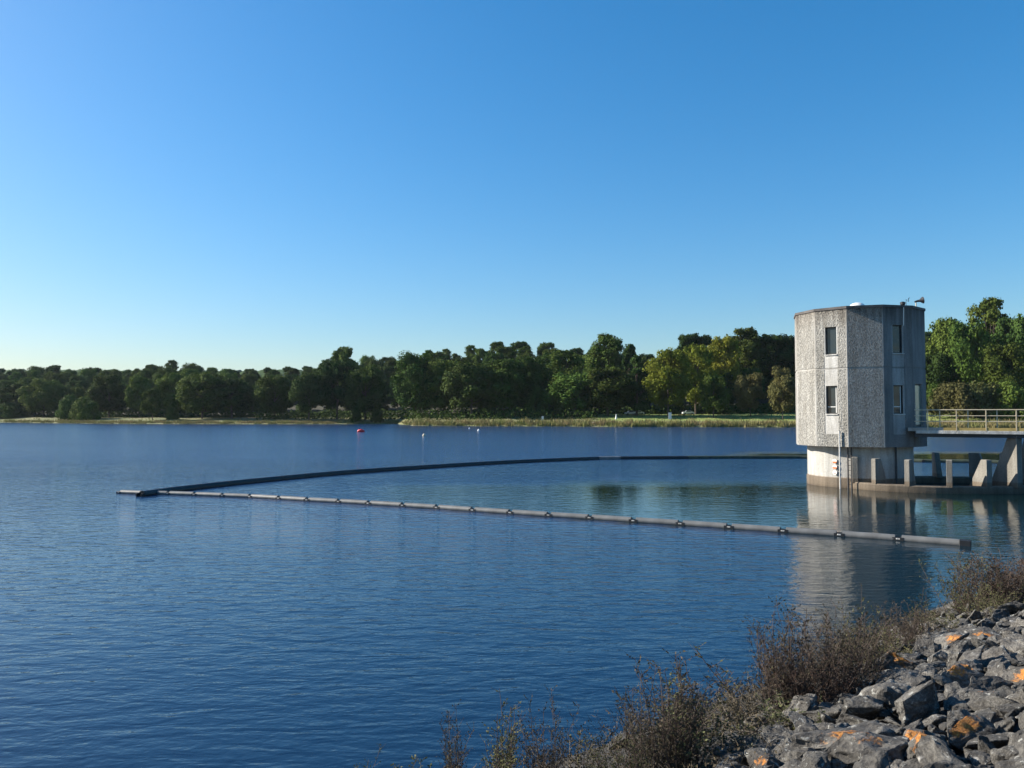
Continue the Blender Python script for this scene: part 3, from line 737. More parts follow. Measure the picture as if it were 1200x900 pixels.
# trees one can point to: key, column, metres behind the shore, crown top row, crown width in photo pixels, label
NT = [
 ('round', 22, 44, 452, 50, 'mid green tree at the left picture edge behind a low shrub'),
 ('bush', 8, 28, 474, 44, 'low dark shrub at the left edge of the bank'),
 ('oak1', 52, 48, 447, 46, 'light green round tree in front of the left wood'),
 ('bush', 86, 24, 466, 34, 'rounded olive shrub alone on the left bank'),
 ('bush', 103, 22, 468, 36, 'dark rounded shrub touching the olive shrub on the left bank'),
 ('oak2', 128, 46, 441, 44, 'light green domed tree right of the two bank shrubs'),
 ('round', 163, 48, 444, 38, 'pale green tree left of the small dark tree'),
 ('round', 179, 22, 457, 26, 'small dark green tree with a visible trunk on the left bank'),
 ('oak1', 204, 55, 440, 44, 'green tree behind the small dark tree on the left bank'),
 ('bush', 203, 24, 475, 16, 'small pale shrub at the foot of the dark spreading oak'),
 ('oak1', 237, 30, 440, 58, 'dark spreading oak at the end of the left meadow'),
 ('oak3', 272, 30, 446, 50, 'dark oak right of the spreading oak in the left meadow'),
 ('oak2', 322, 26, 443, 46, 'lighter conical oak near the left shore'),
 ('oak3', 362, 16, 440, 50, 'pale edged oak left of the red buoy'),
 ('oak3', 395, 22, 425, 52, 'dark oak above the red buoy'),
 ('round', 403, 120, 410, 36, 'dark rounded treetop standing above the left skyline'),
 ('oak1', 428, 20, 432, 56, 'broad dark oak overhanging the shore right of the red buoy'),
 ('bush', 418, 5, 480, 14, 'small shrub at the water under the dark oaks'),
 ('bush', 443, 5, 481, 16, 'second small shrub at the water under the dark oaks, nearer the spit'),
 ('oak1', 488, 34, 418, 60, 'pale olive topped oak above the start of the spit'),
 ('oak2', 520, 40, 425, 56, 'dark oak with pale left edge behind the spit'),
 ('oak3', 552, 30, 428, 60, 'wide shadowed oak above the white buoy'),
 ('oak2', 590, 36, 424, 58, 'shadowed oak between the white buoy and the pale fork tree'),
 ('oak1', 618, 44, 422, 56, 'shadowed oak above the white post'),
 ('bush', 628, 40, 449, 30, 'flat topped pale branch clump beside the olive tree'),
 ('oak1', 672, 34, 440, 66, 'broad olive green tree reaching to the grass behind the white post'),
 ('oak2', 712, 34, 434, 60, 'olive and rust tinged tree left of the dark conifers'),
 ('tall2', 662, 60, 412, 50, 'dark green tree rising behind the broad olive tree'),
 ('tall2', 714, 80, 394, 58, 'tall tree with a pointed top above the skyline in the middle'),
 ('pine', 746, 40, 418, 40, 'dark conifer left of the yellowing tree'),
 ('pine', 738, 70, 405, 36, 'slim conifer top right of the pointed tall tree'),
 ('yel', 783, 32, 413, 56, 'large yellow green tree behind the tall white sign'),
 ('yel', 815, 48, 408, 50, 'yellow tinged tree merging into the large yellow green one'),
 ('tall1', 809, 110, 393, 34, 'dark treetop on the skyline above the yellow tree'),
 ('tall1', 828, 112, 395, 28, 'second smaller dark treetop on the skyline above the yellow tree'),
 ('yel', 848, 62, 398, 54, 'feathery pale green tree left of the highest skyline tree'),
 ('tall2', 872, 78, 387, 56, 'highest skyline tree between yellow tree and tower'),
 ('tall1', 905, 80, 394, 52, 'dark tree on the skyline close to the tower'),
 ('tall1', 930, 84, 397, 50, 'dark tree half hidden by the left edge of the tower'),
 ('round', 836, 26, 443, 38, 'small green tree with a thin trunk on the picnic lawn'),
 ('brown', 879, 30, 441, 40, 'round brownish green tree on the picnic lawn'),
 ('brown', 917, 20, 434, 36, 'brownish tree beside the left edge of the tower'),
 ('tall2', 1162, 62, 352, 56, 'tallest green tree right of the tower'),
 ('oak2', 1112, 56, 378, 54, 'rounded tree just right of the tower roof'),
 ('oak1', 1138, 44, 384, 56, 'dark green tree below the tallest tree'),
 ('oak3', 1188, 50, 376, 50, 'olive tree at the right picture edge'),
 ('oak3', 1096, 46, 418, 44, 'shaded tree touching the right side of the tower'),
 ('oak1', 1180, 36, 408, 56, 'bushy tree above the right end of the footbridge'),
 ('bushb', 1122, 20, 452, 60, 'brown grey shrub behind the footbridge railing'),
 ('bushb', 1152, 22, 452, 50, 'brownish shrub behind the middle of the railing'),
 ('bush', 1186, 22, 450, 50, 'fresh green shrub behind the right end of the railing'),
 ('round', 1098, 30, 452, 26, 'small dark tree at the foot of the tower side wood'),
]
for k, px, d, ty, wp, lab in NT: put_tree(k, px, d, ty, wp, lab)
# the wood behind them
WG = 'trees of the wood on the far shore'
rnd = random.Random(21)
for ri, (d, frac, step) in enumerate(((64, .60, 8.6), (90, .74, 8.6), (120, .86, 8.8), (152, .95, 8.0), (190, 1.0, 7.6))):
    q = -.80
    while q < .80:
        Y = shore(q); px = q2px(q) + rnd.uniform(-4, 4); base = 487; dd = d + rnd.uniform(-9, 9)
        pr = lerp(PROF, px); ty = base + (pr - base) * frac + rnd.uniform(-2, 2.5)
        if ri < 2 and px > 470: ty += 2
        keyc = rnd.choice(['oak1', 'oak2', 'oak3', 'tall1', 'tall2', 'oak3', 'oak1'] if ri < 3 else ['oak1', 'oak2', 'tall1', 'tall2', 'oak3', 'round'])
        in_v = -60 < px < 1240
        if in_v and not (930 < px < 1080 and ri > 0):
            side = 'left' if px < 330 else ('middle' if px < 700 else ('picnic lawn' if px < 940 else 'footbridge'))
            row = ['front', 'front', 'inner', 'inner', 'skyline'][ri]
            lab = 'leafy green tree in the %s rows of the wood ' % row + {'left': 'along the left shore', 'middle': 'above the buoys', 'picnic lawn': 'behind the picnic lawn', 'footbridge': 'right of the tower'}[side]
            put_tree(keyc, px, dd, ty, None, lab, WG)
        q += step / Y * rnd.uniform(.8, 1.2)
# under-storey at the wood's foot: scrub that reads as one mass
V = []; FF = []; rnd = random.Random(4)
for i in range(26000):
    px = rnd.uniform(-40, 1240); q = (px - 600) / F
    d = rnd.uniform(50, 66) if px > 700 else rnd.uniform(46, 62)
    if 300 < px < 700: d = rnd.uniform(20, 60)
    Y = shore(q) + d; z = terr(q, Y) + rnd.random() ** 1.5 * (3.2 + 1.5 * n3(q * 50, 0)); s = rnd.uniform(.2, .5)
    p = Vector((q * Y, Y, z)); nrm = Vector((rnd.gauss(0, 1), rnd.gauss(-.6, 1), rnd.gauss(.4, 1))).normalized(); a = nrm.orthogonal().normalized(); b = nrm.cross(a); n0 = len(V)
    V += [tuple(p - a * s - b * s * .6), tuple(p + a * s - b * s * .6), tuple(p + a * s * .5 + b * s), tuple(p - a * s * .5 + b * s)]; FF.append((n0, n0 + 1, n0 + 2, n0 + 3))
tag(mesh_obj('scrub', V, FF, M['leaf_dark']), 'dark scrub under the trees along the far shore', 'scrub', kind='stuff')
# reeds and rough grass on the bank
V = []; FF = []; mi = []
for i in range(60000):
    px = rnd.uniform(-30, 1230); q = (px - 600) / F
    if px < 470: d = abs(rnd.gauss(0, 1)) * 6 + .2
    else: d = abs(rnd.gauss(0, 1)) * (7 if px < 720 else 4.5) + .1
    if rnd.random() < .35: d = rnd.uniform(1, 44)
    clump = n3(q * 90, d * .35, 1); 
    if clump < -.12 and rnd.random() < .8: continue
    Y = shore(q) + d; z = terr(q, Y); far = d > 14
    h = (.3 if far else (1.15 if px > 480 else .7)) * rnd.uniform(.5, 1.2) * (1 + clump); wv = rnd.uniform(.06, .2); a = rnd.uniform(0, 3.14)
    dx, dy = math.cos(a) * wv, math.sin(a) * wv; lx, ly = rnd.gauss(0, .2) * h, rnd.gauss(0, .2) * h; n0 = len(V); X = q * Y
    V += [(X - dx, Y - dy, z - .05), (X + dx, Y + dy, z - .05), (X + lx, Y + ly, z + h)]; FF.append((n0, n0 + 1, n0 + 2))
    mi.append(1 if (n3(q * 35, d * .1, 5) > 0.05 or d < 1.5) else 0)
tag(mesh_obj('reeds', V, FF, [M['reed'], M['reed2']], midx=mi), 'tan and green reeds and rough grass on the far bank', 'reeds', kind='stuff')
# far wooded ridge
V = []; FF = []
nxr = 420; rows = [(1150, 0), (1180, .45), (1220, .75), (1270, .93), (1330, 1.0), (1500, .9)]
for i in range(nxr):
    q = -.9 + 1.9 * i / (nxr - 1); hh = (485 - (434.5 + 1.2 * n3(q * 6, 1))) / F * 1330 + EYE
    if q > .1: hh *= 1 - .35 * sm(.1, .4, q)
    for (Y, k) in rows:
        V.append((q * Y, Y, hh * k + 5 * abs(n3(q * 160, Y * .05)) * (k > 0) + 3 * n3(q * 420, Y * .11)))
nr = len(rows)
FF = [(i * nr + j, (i + 1) * nr + j, (i + 1) * nr + j + 1, i * nr + j + 1) for i in range(nxr - 1) for j in range(nr - 1)]
tag(mesh_obj('distant_wood', V, FF, M['leaf_dark']), 'far wooded ridge on the left horizon', 'wood', kind='stuff')

# ------------------------------------------------------------------ picnic place on the far bank
def gp(px, d):
    q = (px - 600) / F; Y = shore(q) + d; return Vector((q * Y, Y, terr(q, Y)))
def panel(px, d, w_, h_, z0, label, name='white_sign'):
    p = gp(px, d); e = empty(name, p); tag(e, label, 'sign')
    g = MB(); g.box((-w_ / 2, -.03, z0), (w_ / 2, .03, z0 + h_), bev=.01); g.build('board', M['white'], e)
    for s in (-1, 1):
        g = MB(); g.box((s * w_ * .35 - .04, .035, -.3), (s * w_ * .35 + .04, .10, z0 + h_ * .9)); g.build('post', M['wood'], e)
panel(785, 17, 1.0, 2.1, .5, 'tall white sign board on the grass in front of the yellow green tree')
panel(636, 16, .7, 1.5, .25, 'small white board in the reeds left of the lawn')
pe = empty('marker_cone', gp(722, 24)); tag(pe, 'white tapering marker beside the lawn', 'marker')
g = MB(); g.tube([(0, 0, -.1), (0, 0, .2), (0, 0, 1.3), (0, 0, 1.6)], [.42, .36, .16, .1], 10); g.build('cone_body', M['white'], pe, True)
g = MB(); g.tube([(0, 0, 1.6), (0, 0, 1.5)], .05, 6); g.build('tip', M['wood'], pe)
def table(px, d, rz, label):
    e = empty('picnic_table', gp(px, d), rz); tag(e, label, 'picnic table', 'picnic tables on the far lawn')
    g = MB(); g.box((-1., -.38, .72), (1., .38, .78)); g.build('tabletop', M['wood'], e)
    for s in (-1, 1):
        g = MB(); g.box((-1., s * .75 - .13, .42), (1., s * .75 + .13, .47)); g.build('seat', M['wood'], e)
        g = MB(); g.box((s * .7 - .05, -.8, .34), (s * .7 + .05, .8, .415)); g.tube([(s * .7, -.65, -.1), (s * .7, -.2, .72)], .05, 6); g.tube([(s * .7, .65, -.1), (s * .7, .2, .72)], .05, 6); g.build('leg', M['wood'], e)
table(799, 36, .2, 'dark picnic table right of the tall white sign')
table(849, 34, -.2, 'dark picnic table between the two small lawn trees')
table(895, 32, .3, 'dark picnic table beneath the round brownish tree')
table(744, 36, .1, 'dark picnic table in front of the white cars')
def car(px, d, rz, label, mt):
    e = empty('parked_car', gp(px, d), rz); tag(e, label, 'car', 'cars parked under the trees')
    prof = [(-2.1, .35), (-2.12, .75), (-1.9, .95), (-1.25, 1.0), (-.7, 1.45), (.7, 1.48), (1.35, 1.05), (2.0, .9), (2.1, .6), (2.1, .35)]
    k = len(prof); V = [(x, -.85 * (1 if z < 1.2 else .8), z) for x, z in prof] + [(x, .85 * (1 if z < 1.2 else .8), z) for x, z in prof]
    o = mesh_obj('body', V, [tuple(range(k)), tuple(reversed(range(k, 2 * k)))] + [(j, k + j, k + (j + 1) % k, (j + 1) % k) for j in range(k)], mt, e)
    for s in (-1, 1):
        g = MB(); y = s * .80; pts = [(-1.1, 1.02), (-.65, 1.38), (.62, 1.4), (1.15, 1.06)]
        g.add([(x, s * (.87 if z < 1.2 else .72), z) for x, z in pts], [(0, 1, 2, 3)]); g.build('side_window', M['glass'], e)
        for x in (-1.3, 1.3):
            g = MB(); g.tube([(x, s * .7, .32), (x, s * .9, .32)], .32, 14); g.build('wheel', M['black'], e)
car(739, 47, .15, 'white car parked under the conifers behind a picnic table', M['carwhite'])
car(748, 52, -.1, 'second white car beside the first, further right under the conifers', M['carwhite'])
car(806, 50, .1, 'white car behind the picnic table under the yellow tree', M['carwhite'])
# small boulders on the far shore
for px, d, s, lab in ((688, 9, .6, 'grey boulder left of the pair on the far grass'), (696, 8, .7, 'grey boulder in the middle of the far shore group'), (703, 8, .8, 'largest pale boulder of the far shore group'), (737, 7, .55, 'pale boulder on the lawn edge below the cone')):
    bm = bmesh.new(); bmesh.ops.create_icosphere(bm, subdivisions=2, radius=s)
    for v in bm.verts: v.co *= 1 + .35 * n3(v.co.x * 2 + px, v.co.y * 2, v.co.z * 2); v.co.z *= .7
    me = bpy.data.meshes.new('boulder'); bm.to_mesh(me); bm.free(); me.materials.append(M['rock'])
    o = bpy.data.objects.new('shore_boulder', me); COL.objects.link(o); o.location = gp(px, d) + Vector((0, 0, s * .3)); tag(o, lab, 'boulder')

# ------------------------------------------------------------------ riprap rocks
def rock_mesh(seed):
    rnd = random.Random(seed); bm = bmesh.new()
    sx, sy, sz = 1, rnd.uniform(.6, .95), rnd.uniform(.38, .62)
    for i in range(rnd.randint(11, 17)):
        d = Vector((rnd.gauss(0, 1), rnd.gauss(0, 1), rnd.gauss(0, 1))).normalized(); k = rnd.uniform(.82, 1.12)
        bm.verts.new((d.x * sx * k * .5, d.y * sy * k * .5, d.z * sz * k * .5))
    r = bmesh.ops.convex_hull(bm, input=bm.verts[:])
    dele = [v for v in bm.verts if not v.link_faces]; bmesh.ops.delete(bm, geom=dele, context='VERTS')
    bmesh.ops.dissolve_limit(bm, angle_limit=R(14), verts=bm.verts[:], edges=bm.edges[:])
    bmesh.ops.bevel(bm, geom=bm.edges[:], offset=.010, segments=1, affect='EDGES', clamp_overlap=True)
    bmesh.ops.triangulate(bm, faces=bm.faces[:])
    for _ in range(6):
        lg = [e for e in bm.edges if e.calc_length() > .075]
        if not lg: break
        bmesh.ops.subdivide_edges(bm, edges=lg, cuts=1, use_grid_fill=False); bmesh.ops.triangulate(bm, faces=[f for f in bm.faces if len(f.verts) > 3])
    bm.normal_update(); o = rnd.uniform(0, 99); mv = []
    for v in bm.verts:
        c = v.co; ax = Vector((c.x * 3 + o, c.y * 3, c.z * 3))
        k = .04 * noise.noise(ax) + .03 * noise.noise(ax * 3.3) + .012 * noise.noise(ax * 8)
        # stratified ledges
        k += .012 * math.sin((c.z + c.x * .3 + .1 * noise.noise(ax)) * 42)
        mv.append(v.normal * k)
    for v, d in zip(bm.verts, mv): v.co += d
    me = bpy.data.meshes.new('rock'); bm.to_mesh(me); bm.free(); me.materials.append(M['rock'])
    me.polygons.foreach_set('use_smooth', [True] * len(me.polygons))
    try: me.set_sharp_from_angle(angle=R(22))
    except Exception: pass
    return me
RM = [rock_mesh(100 + i) for i in range(16)]
def ub(s): return lerp([(-6, 3.6), (-3.5, 2.75), (-1.1, 1.6), (.8, 1.1), (3, .45), (6, .0), (30, .0)], s)
rnd = random.Random(11); rocks = []; cells = {}
def ok(s, u, r):
    ci, cj = int(s // 1), int(u // 1)
    for a in range(ci - 1, ci + 2):
        for b in range(cj - 1, cj + 2):
            for (s2, u2, r2) in cells.get((a, b), ()):
                if math.hypot(s - s2, u - u2) < (r + r2) * .74: return False
    return True
for sz_lo, sz_hi, tries in ((.50, .72, 260), (.34, .5, 3500), (.22, .34, 14000), (.12, .22, 26000)):
    for _ in range(tries):
        s = rnd.uniform(-8, 16); u = rnd.uniform(-.5, 9.3); size = rnd.uniform(sz_lo, sz_hi)
        if u < ub(s) + rnd.uniform(-.35, .25): continue
        c = proj(emb(s, u))
        if c[2] < 1 or not (-60 < c[0] < 1500 and c[1] < 1250): continue
        r = size * .40
        if not ok(s, u, r): continue
        cells.setdefault((int(s // 1), int(u // 1)), []).append((s, u, r)); rocks.append((s, u, size))
# strays near the vegetation and the waterline
for _ in range(26):
    s = rnd.uniform(-3, 12); u = rnd.uniform(-.15, max(.2, ub(s)))
    if ok(s, u, .12): rocks.append((s, u, rnd.uniform(.2, .42))); cells.setdefault((int(s // 1), int(u // 1)), []).append((s, u, .14))
SL = Matrix.Rotation(0, 3, 'X')
nslope = (Vector((0, 0, 1)) - UP * TAN).normalized()
items = []
for (s, u, size) in rocks:
    p = emb(s, u); c = proj(p); vis = -30 < c[0] < 1230 and c[1] < 935
    items.append(((size * F / max(c[2], .5)) if vis else -1, s, u, size, p, c))
items.sort(key=lambda t: -t[0])
LICH = [(1075, 765, .20), (1098, 762, .2), (1096, 776, .15), (1136, 787, .16), (1000, 843, .2), (1195, 810, .26), (1160, 860, .24), (1090, 872, .28), (1078, 890, .22), (868, 873, .17), (834, 893, .15), (990, 870, .13), (1122, 803, .12), (898, 885, .12), (1168, 835, .14), (1006, 802, .12), (1150, 745, .12), (880, 893, .10), (945, 812, .14)]
def local_to(p, mx): return mx.inverted() @ p
stuffV = []; stuffF = []; nrock = 0
used_l = set()
def where(px, py):
    v = 'at the bottom edge' if py > 860 else ('halfway up the slope' if py > 780 else 'near the far bushes')
    h = 'by the weeds' if px < 940 else ('below the big bush' if px < 1060 else 'towards the right')
    return h + ' ' + v
for idx, (sc_, s, u, size, p, c) in enumerate(items):
    rr = random.Random(idx * 7 + 3)
    me = RM[rr.randrange(len(RM))]
    ay = nslope.cross(AL).normalized(); q1 = Matrix((AL, ay, nslope)).transposed(); yaw = rr.gauss(.15, .55)
    rot = q1 @ Matrix.Rotation(yaw, 3, 'Z') @ Matrix.Rotation(rr.gauss(0, R(17)), 3, 'X') @ Matrix.Rotation(rr.gauss(0, R(15)), 3, 'Y')
    lift = size * rr.uniform(.03, .20)
    loc = p + Vector((0, 0, lift + .02))
    scl = Vector((size * rr.uniform(1.15, 1.6), size * rr.uniform(.85, 1.15), size * rr.uniform(.8, 1.2)))
    if sc_ > 0 and nrock < 300:
        o = bpy.data.objects.new('riprap_rock', me); COL.objects.link(o); o.location = loc; o.rotation_euler = rot.to_euler(); o.scale = scl; nrock += 1
        lab = 'plain grey angular rock ' + where(c[0], c[1])
        o['lichen'] = 0.0; o['lichen_at'] = (0., 0., 0.)
        best = None
        for li, (lx, ly, lr) in enumerate(LICH):
            if li in used_l: continue
            dd = math.hypot(c[0] - lx, (c[1] - 12) - ly)
            if dd < size * F / c[2] * .42 and (best is None or dd < best[0]): best = (dd, li)
        if best:
            used_l.add(best[1]); lx, ly, lr = LICH[best[1]]
            mxx = Matrix.Translation(loc) @ rot.to_4x4() @ Matrix.Diagonal((*scl, 1))
            dirw = (Vector((0, 0, EYE)) - loc).normalized() * .5 + Vector((-.2, 0, .75)); lp = mxx.inverted().to_3x3() @ dirw; lp.normalize()
            lp = Vector((lp.x * .42, lp.y * .38, lp.z * .30))
            o['lichen'] = lr * 1.05; o['lichen_at'] = tuple(lp)
            lab = ('grey rock with a %s orange lichen patch ' % ('broad' if lr > .19 else 'small')) + where(c[0], c[1])
        elif sc_ > 95: lab = 'large grey slab of rock ' + where(c[0], c[1])
        elif sc_ < 32: lab = 'small grey stone ' + where(c[0], c[1])
        tag(o, lab, 'rock', 'riprap rocks on the dam face')
    else:
        # decimated copy into the rubble sheet
        b0 = len(stuffV); mt = Matrix.Translation(loc) @ rot.to_4x4() @ Matrix.Diagonal((*scl, 1))
        bm = STUFFBM.get(me.name) if 'STUFFBM' in globals() else None
        stuffV += [tuple(mt @ v.co) for v in me.vertices]; stuffF += [tuple(i + b0 for i in pl.vertices) for pl in me.polygons]
print('rocks', len(rocks), 'individual', nrock, 'stuff faces', len(stuffF), 'lichen', len(used_l))
so_ = mesh_obj('rubble', stuffV, stuffF, M['rock'], smooth=True); so_['lichen'] = 0.0; so_['lichen_at'] = (0., 0., 0.)
try: so_.data.set_sharp_from_angle(angle=R(22))
except Exception: pass
tag(so_, 'small broken stone filling the gaps between the riprap rocks', 'rubble', kind='stuff')

# ------------------------------------------------------------------ weeds along the waterline
def weed_mesh(seed, h, nst, spread, twigs, lsz, lden, lean=.25, arch=.15):
    rnd = random.Random(seed); g = MB(); LV = []; LF = []
    def leaf(p, d):
        s = lsz * rnd.uniform(.5, 1.35); a = (d + Vector((rnd.gauss(0, .7), rnd.gauss(0, .7), rnd.gauss(0, .6)))).normalized(); b = a.orthogonal().normalized(); b.rotate(Matrix.Rotation(rnd.uniform(0, 6.3), 3, a))
        n0 = len(LV); w_ = s * .28
        LV.extend([tuple(p), tuple(p + a * s * .5 + b * w_), tuple(p + a * s), tuple(p + a * s * .5 - b * w_)]); LF.append((n0, n0 + 1, n0 + 2, n0 + 3))
    for i in range(nst):
        hh = h * rnd.uniform(.55, 1.0); ph = rnd.uniform(0, 6.28); r0 = spread * math.sqrt(rnd.random())
        p = Vector((math.cos(ph) * r0, math.sin(ph) * r0, -.1)); d = Vector((math.cos(ph) * lean * rnd.random() + rnd.gauss(0, .06), math.sin(ph) * lean * rnd.random() + rnd.gauss(0, .06), 1)).normalized()
        pts = [p.copy()]; k = 9
        for j in range(k):
            d = (d + Vector((rnd.gauss(0, arch * .5), rnd.gauss(0, arch * .5), .02))).normalized(); p = p + d * (hh / k); pts.append(p.copy())
        g.tube(pts, [.0055 * (1 - .8 * t / k) * (h ** .5) + .0012 for t in range(k + 1)], 4, cap=False)
        for j in range(1, k + 1):
            t = j / k
            for _ in range(rnd.randint(1, twigs)):
                if t < .12: continue
                q = pts[j - 1].lerp(pts[j], rnd.random()); ph2 = rnd.uniform(0, 6.28); tl = (.10 + .20 * (1 - t)) * rnd.uniform(.5, 1.3) * min(1.3, h)
                td = Vector((math.cos(ph2), math.sin(ph2), rnd.uniform(.4, 1.3))).normalized(); tp = [q, q + td * tl * .5, q + td * tl + Vector((0, 0, tl * .12))]
                g.tube(tp, [.0026, .0018, .001], 3, cap=False)
                for _l in range(int(lden * rnd.uniform(.5, 1.5))):
                    w1 = rnd.random(); leaf(tp[0].lerp(tp[2], w1), td)
    return g, LV, LF
WP = {}
def weed_proto(key, mats, nm, *a, **k):
    g, LV, LF = weed_mesh(*a, **k)
    o = g.build(nm, M[mats[0]]); mesh_obj('foliage', LV, LF, M[mats[1]], o); kids_of(o); WP[key] = [o, a[1], False]
weed_proto('tall', ('stem', 'weed2'), 'tall_weed', 1, 1.6, 9, .12, 4, .034, 6)
weed_proto('tall2', ('stem', 'weed1'), 'tall_weed', 2, 1.5, 8, .14, 4, .034, 6)
weed_proto('bushy', ('stem', 'weed2'), 'weed_bush', 3, 1.5, 38, .42, 4, .034, 5, lean=.22)
weed_proto('bushy2', ('stem', 'weed1'), 'weed_bush', 4, 1.3, 30, .42, 4, .034, 6, lean=.5)
weed_proto('red', ('stem', 'weed3'), 'weed_bush', 5, 1.3, 34, .45, 4, .036, 6, lean=.5)
weed_proto('low', ('stemg', 'weed1'), 'low_weed', 6, .55, 22, .30, 3, .030, 5, lean=.8)
weed_proto('low2', ('stemg', 'weed2'), 'low_weed', 7, .6, 20, .32, 3, .030, 5, lean=.8)
weed_proto('sprig', ('stem', 'weed1'), 'tall_weed', 8, 1.0, 4, .12, 3, .030, 4, lean=.5)
def put_weed(key, px, py, topy, label, group=None, wide=1.0, u=None):
    # root on the slope seen at (px, py); py may lie below the frame
    d = ray(px, py); a, b = 1., 60.
    for _ in range(50):
        t = (a + b) / 2; p = Vector((0, 0, EYE)) + d * t; uu = (p - P0).dot(UP); 
        if p.z > TAN * max(uu, -.35 if True else 0): a = t
        else: b = t
    h = max(.25, (EYE + (ray(px, topy).z / ray(px, topy).y) * p.y) - p.z)
    o0, H0, used = WP[key]
    if not used: o = o0; WP[key][2] = True
    else: o = copy_tree(o0)
    o.location = p; k = h / H0; o.scale = (k * wide, k * wide, k); o.rotation_euler = (0, 0, random.uniform(0, 6.28))
    tag(o, label, 'weed', group or 'weeds along the waterline'); return o
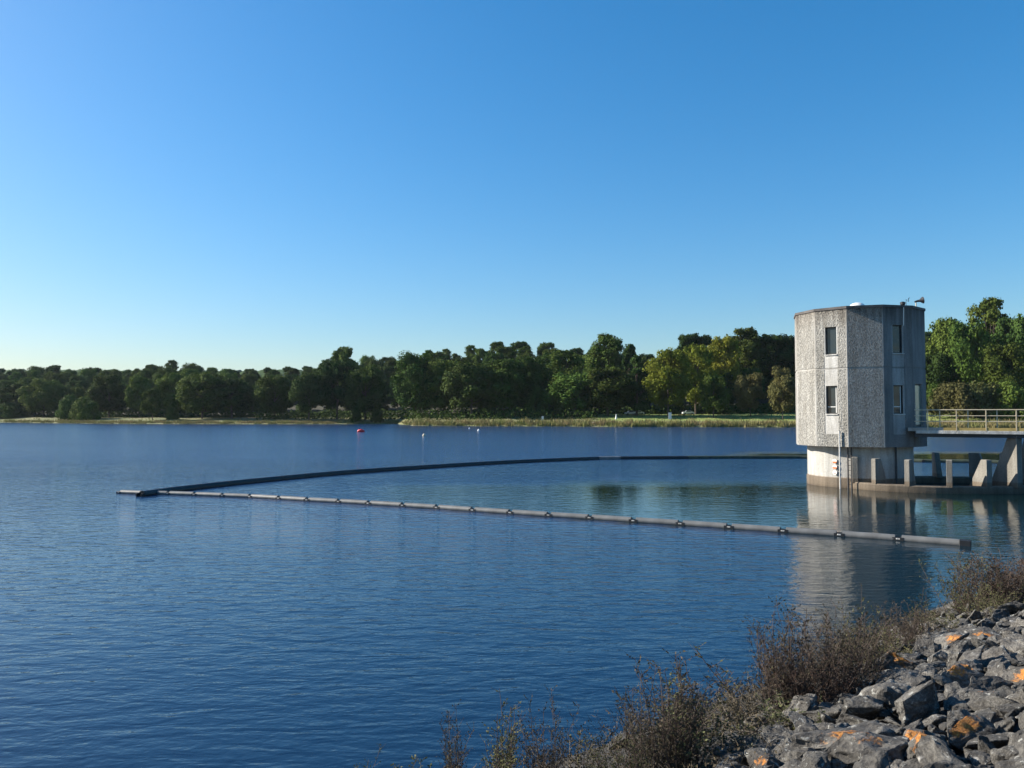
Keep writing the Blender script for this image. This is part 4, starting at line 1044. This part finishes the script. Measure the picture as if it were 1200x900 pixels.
WD = [
 ('sprig', 424, 935, 868, 'small pale sprig at the bottom left of the weeds', 1.3), ('low', 460, 940, 885, 'low sprig just right of the lone bottom left sprig', 1.2),
 ('tall', 530, 935, 815, 'thin dark stalk left of the greenish bottom stalk', .8), ('tall2', 588, 940, 795, 'greenish leafy stalk among the bottom centre weeds', 1.0),
 ('tall', 642, 940, 792, 'straight dark stalk right of the greenish stalk', .7), ('low2', 560, 938, 865, 'low tangle between the two bottom stalks', 1.0),
('low2', 668, 930, 858, 'low brown tangle right of the straight stalk', 1.0), ('sprig', 690, 925, 830, 'loose sprig over the water left of the tall plume', 1.4),
 ('bushy2', 735, 930, 850, 'olive bush left of the tall plume', 1.0), ('tall', 785, 905, 748, 'tall dark plume rising left of the rocks', 1.2), ('tall', 776, 910, 766, 'slim stalk at the left of the tall plume', 1.3), ('tall', 794, 903, 756, 'slim stalk at the right of the tall plume', 1.3), ('tall2', 786, 906, 776, 'leafy middle of the tall plume', 1.6),
 ('tall2', 596, 942, 815, 'second greenish stalk touching the first at the bottom', 1.2), ('tall', 536, 938, 838, 'shorter dark stalk against the left bottom stalk', 1.0), ('tall', 634, 942, 820, 'shorter dark stalk against the straight stalk', 1.0),
 ('bushy', 770, 915, 790, 'dense brown bush at the foot of the tall plume', .9), ('tall2', 802, 900, 768, 'leafy plume beside the tall dark plume', 1.3), ('sprig', 825, 890, 790, 'side sprig reaching right from the plumes', 1.6),
 ('low2', 830, 893, 835, 'low brown tangle at the left edge of the rocks', 1.8), ('low', 862, 868, 815, 'low olive tangle left of the big bush', 1.8), ('low2', 900, 850, 800, 'dry tangle at the foot of the big bush', 1.5),
 ('sprig', 893, 842, 735, 'sprawling sprig leaning out over the water left of the big bush', 1.5), ('bushy', 930, 838, 715, 'left half of the big dark bush by the waterline', 1.0), ('bushy', 962, 828, 695, 'tallest middle of the big dark bush', 1.0), ('tall', 915, 835, 690, 'thin stalk standing above the left of the big bush', .8), ('bushy', 992, 815, 708, 'right half of the big dark bush', .95), ('tall2', 1008, 805, 672, 'thin leafy stalk above the right of the big bush', .8), ('red', 950, 835, 750, 'reddish brown growth inside the big bush', 1.1), ('low', 940, 850, 805, 'olive tangle below the big bush', 1.5),
 ('bushy2', 1030, 785, 720, 'lower olive bush right of the big bush', 1.1), ('bushy', 1060, 765, 700, 'dark bush before the shaded tower reflection', 1.0), ('tall2', 1082, 755, 680, 'leafy stalks before the right edge of the tower reflection', 1.2), ('low2', 1000, 800, 765, 'brown tangle right of the big bush foot', 1.5), ('low', 1045, 778, 745, 'olive tangle under the dark bush', 1.5), ('low2', 1090, 752, 722, 'dry tangle left of the far red bush', 1.5), ('low', 1120, 738, 712, 'low tangle at the foot of the far red bush', 1.8),
 ('bushy2', 1140, 722, 645, 'left edge of the far bush near the boom end', 1.1), ('bushy', 1162, 718, 640, 'grey brown far bush before the basin', 1.2), ('red', 1182, 712, 640, 'dark red bush at the right picture edge', 1.2), ('red', 1205, 705, 640, 'second dark red bush cut by the right picture edge', 1.2), ('bushy2', 1150, 728, 680, 'low olive bush at the foot of the far bush', 1.2), ('low', 1180, 722, 695, 'low growth before the red bush', 1.5),
]
for k, px, py, ty, lab, wd in WD: put_weed(k, px, py, ty, lab, wide=wd)
# ground cover between stones and water
V = []; FF = []; mi = []; rnd = random.Random(77)
for i in range(60000):
    s = rnd.uniform(-8, 16); b = ub(s); u = rnd.uniform(-.25, b + .35)
    if u > b and rnd.random() < .6: continue
    if n3(s * 1.3, u * 1.5, 4) < -.16 and rnd.random() < .85: continue
    p = emb(s, u); c = proj(p)
    if not (300 < c[0] < 1320 and c[1] < 1050): continue
    hmax = .22 * (1 + 1.2 * n3(s * 1.7, u * 1.7, 9)); p = Vector((p.x, p.y, max(p.z, 0) + rnd.random() * hmax)); sz = rnd.uniform(.012, .04); n0 = len(V)
    a = Vector((rnd.gauss(0, .6), rnd.gauss(0, .6), rnd.gauss(.3, .8))).normalized(); b_ = a.orthogonal().normalized(); b_.rotate(Matrix.Rotation(rnd.uniform(0, 6.3), 3, a))
    if rnd.random() < .3: # grass blade
        V += [tuple(p - b_ * .004), tuple(p + b_ * .004), tuple(p + a * sz * 4)]; FF.append((n0, n0 + 1, n0 + 2))
    else:
        V += [tuple(p), tuple(p + a * sz * .5 + b_ * sz * .3), tuple(p + a * sz), tuple(p + a * sz * .5 - b_ * sz * .3)]; FF.append((n0, n0 + 1, n0 + 2, n0 + 3))
tag(mesh_obj('undergrowth', V, FF, M['under']), 'low dry undergrowth between the rocks and the water', 'undergrowth', kind='stuff')

# ------------------------------------------------------------------ the air
hz = MB(); hz.box((-4100, -2600, -5), (4100, 3600, 150))
m = bpy.data.materials.new('thin_air_haze'); m.use_nodes = True; nt = m.node_tree; nt.nodes.remove(nt.nodes['Principled BSDF'])
pv = N(nt, 'ShaderNodeVolumePrincipled'); pv.inputs['Color'].default_value = (.78, .88, 1, 1); pv.inputs['Density'].default_value = .000035; pv.inputs['Anisotropy'].default_value = .2
L(nt, pv.outputs[0], nt.nodes['Material Output'].inputs['Volume'])
tag(hz.build('haze', m), kind='stuff')
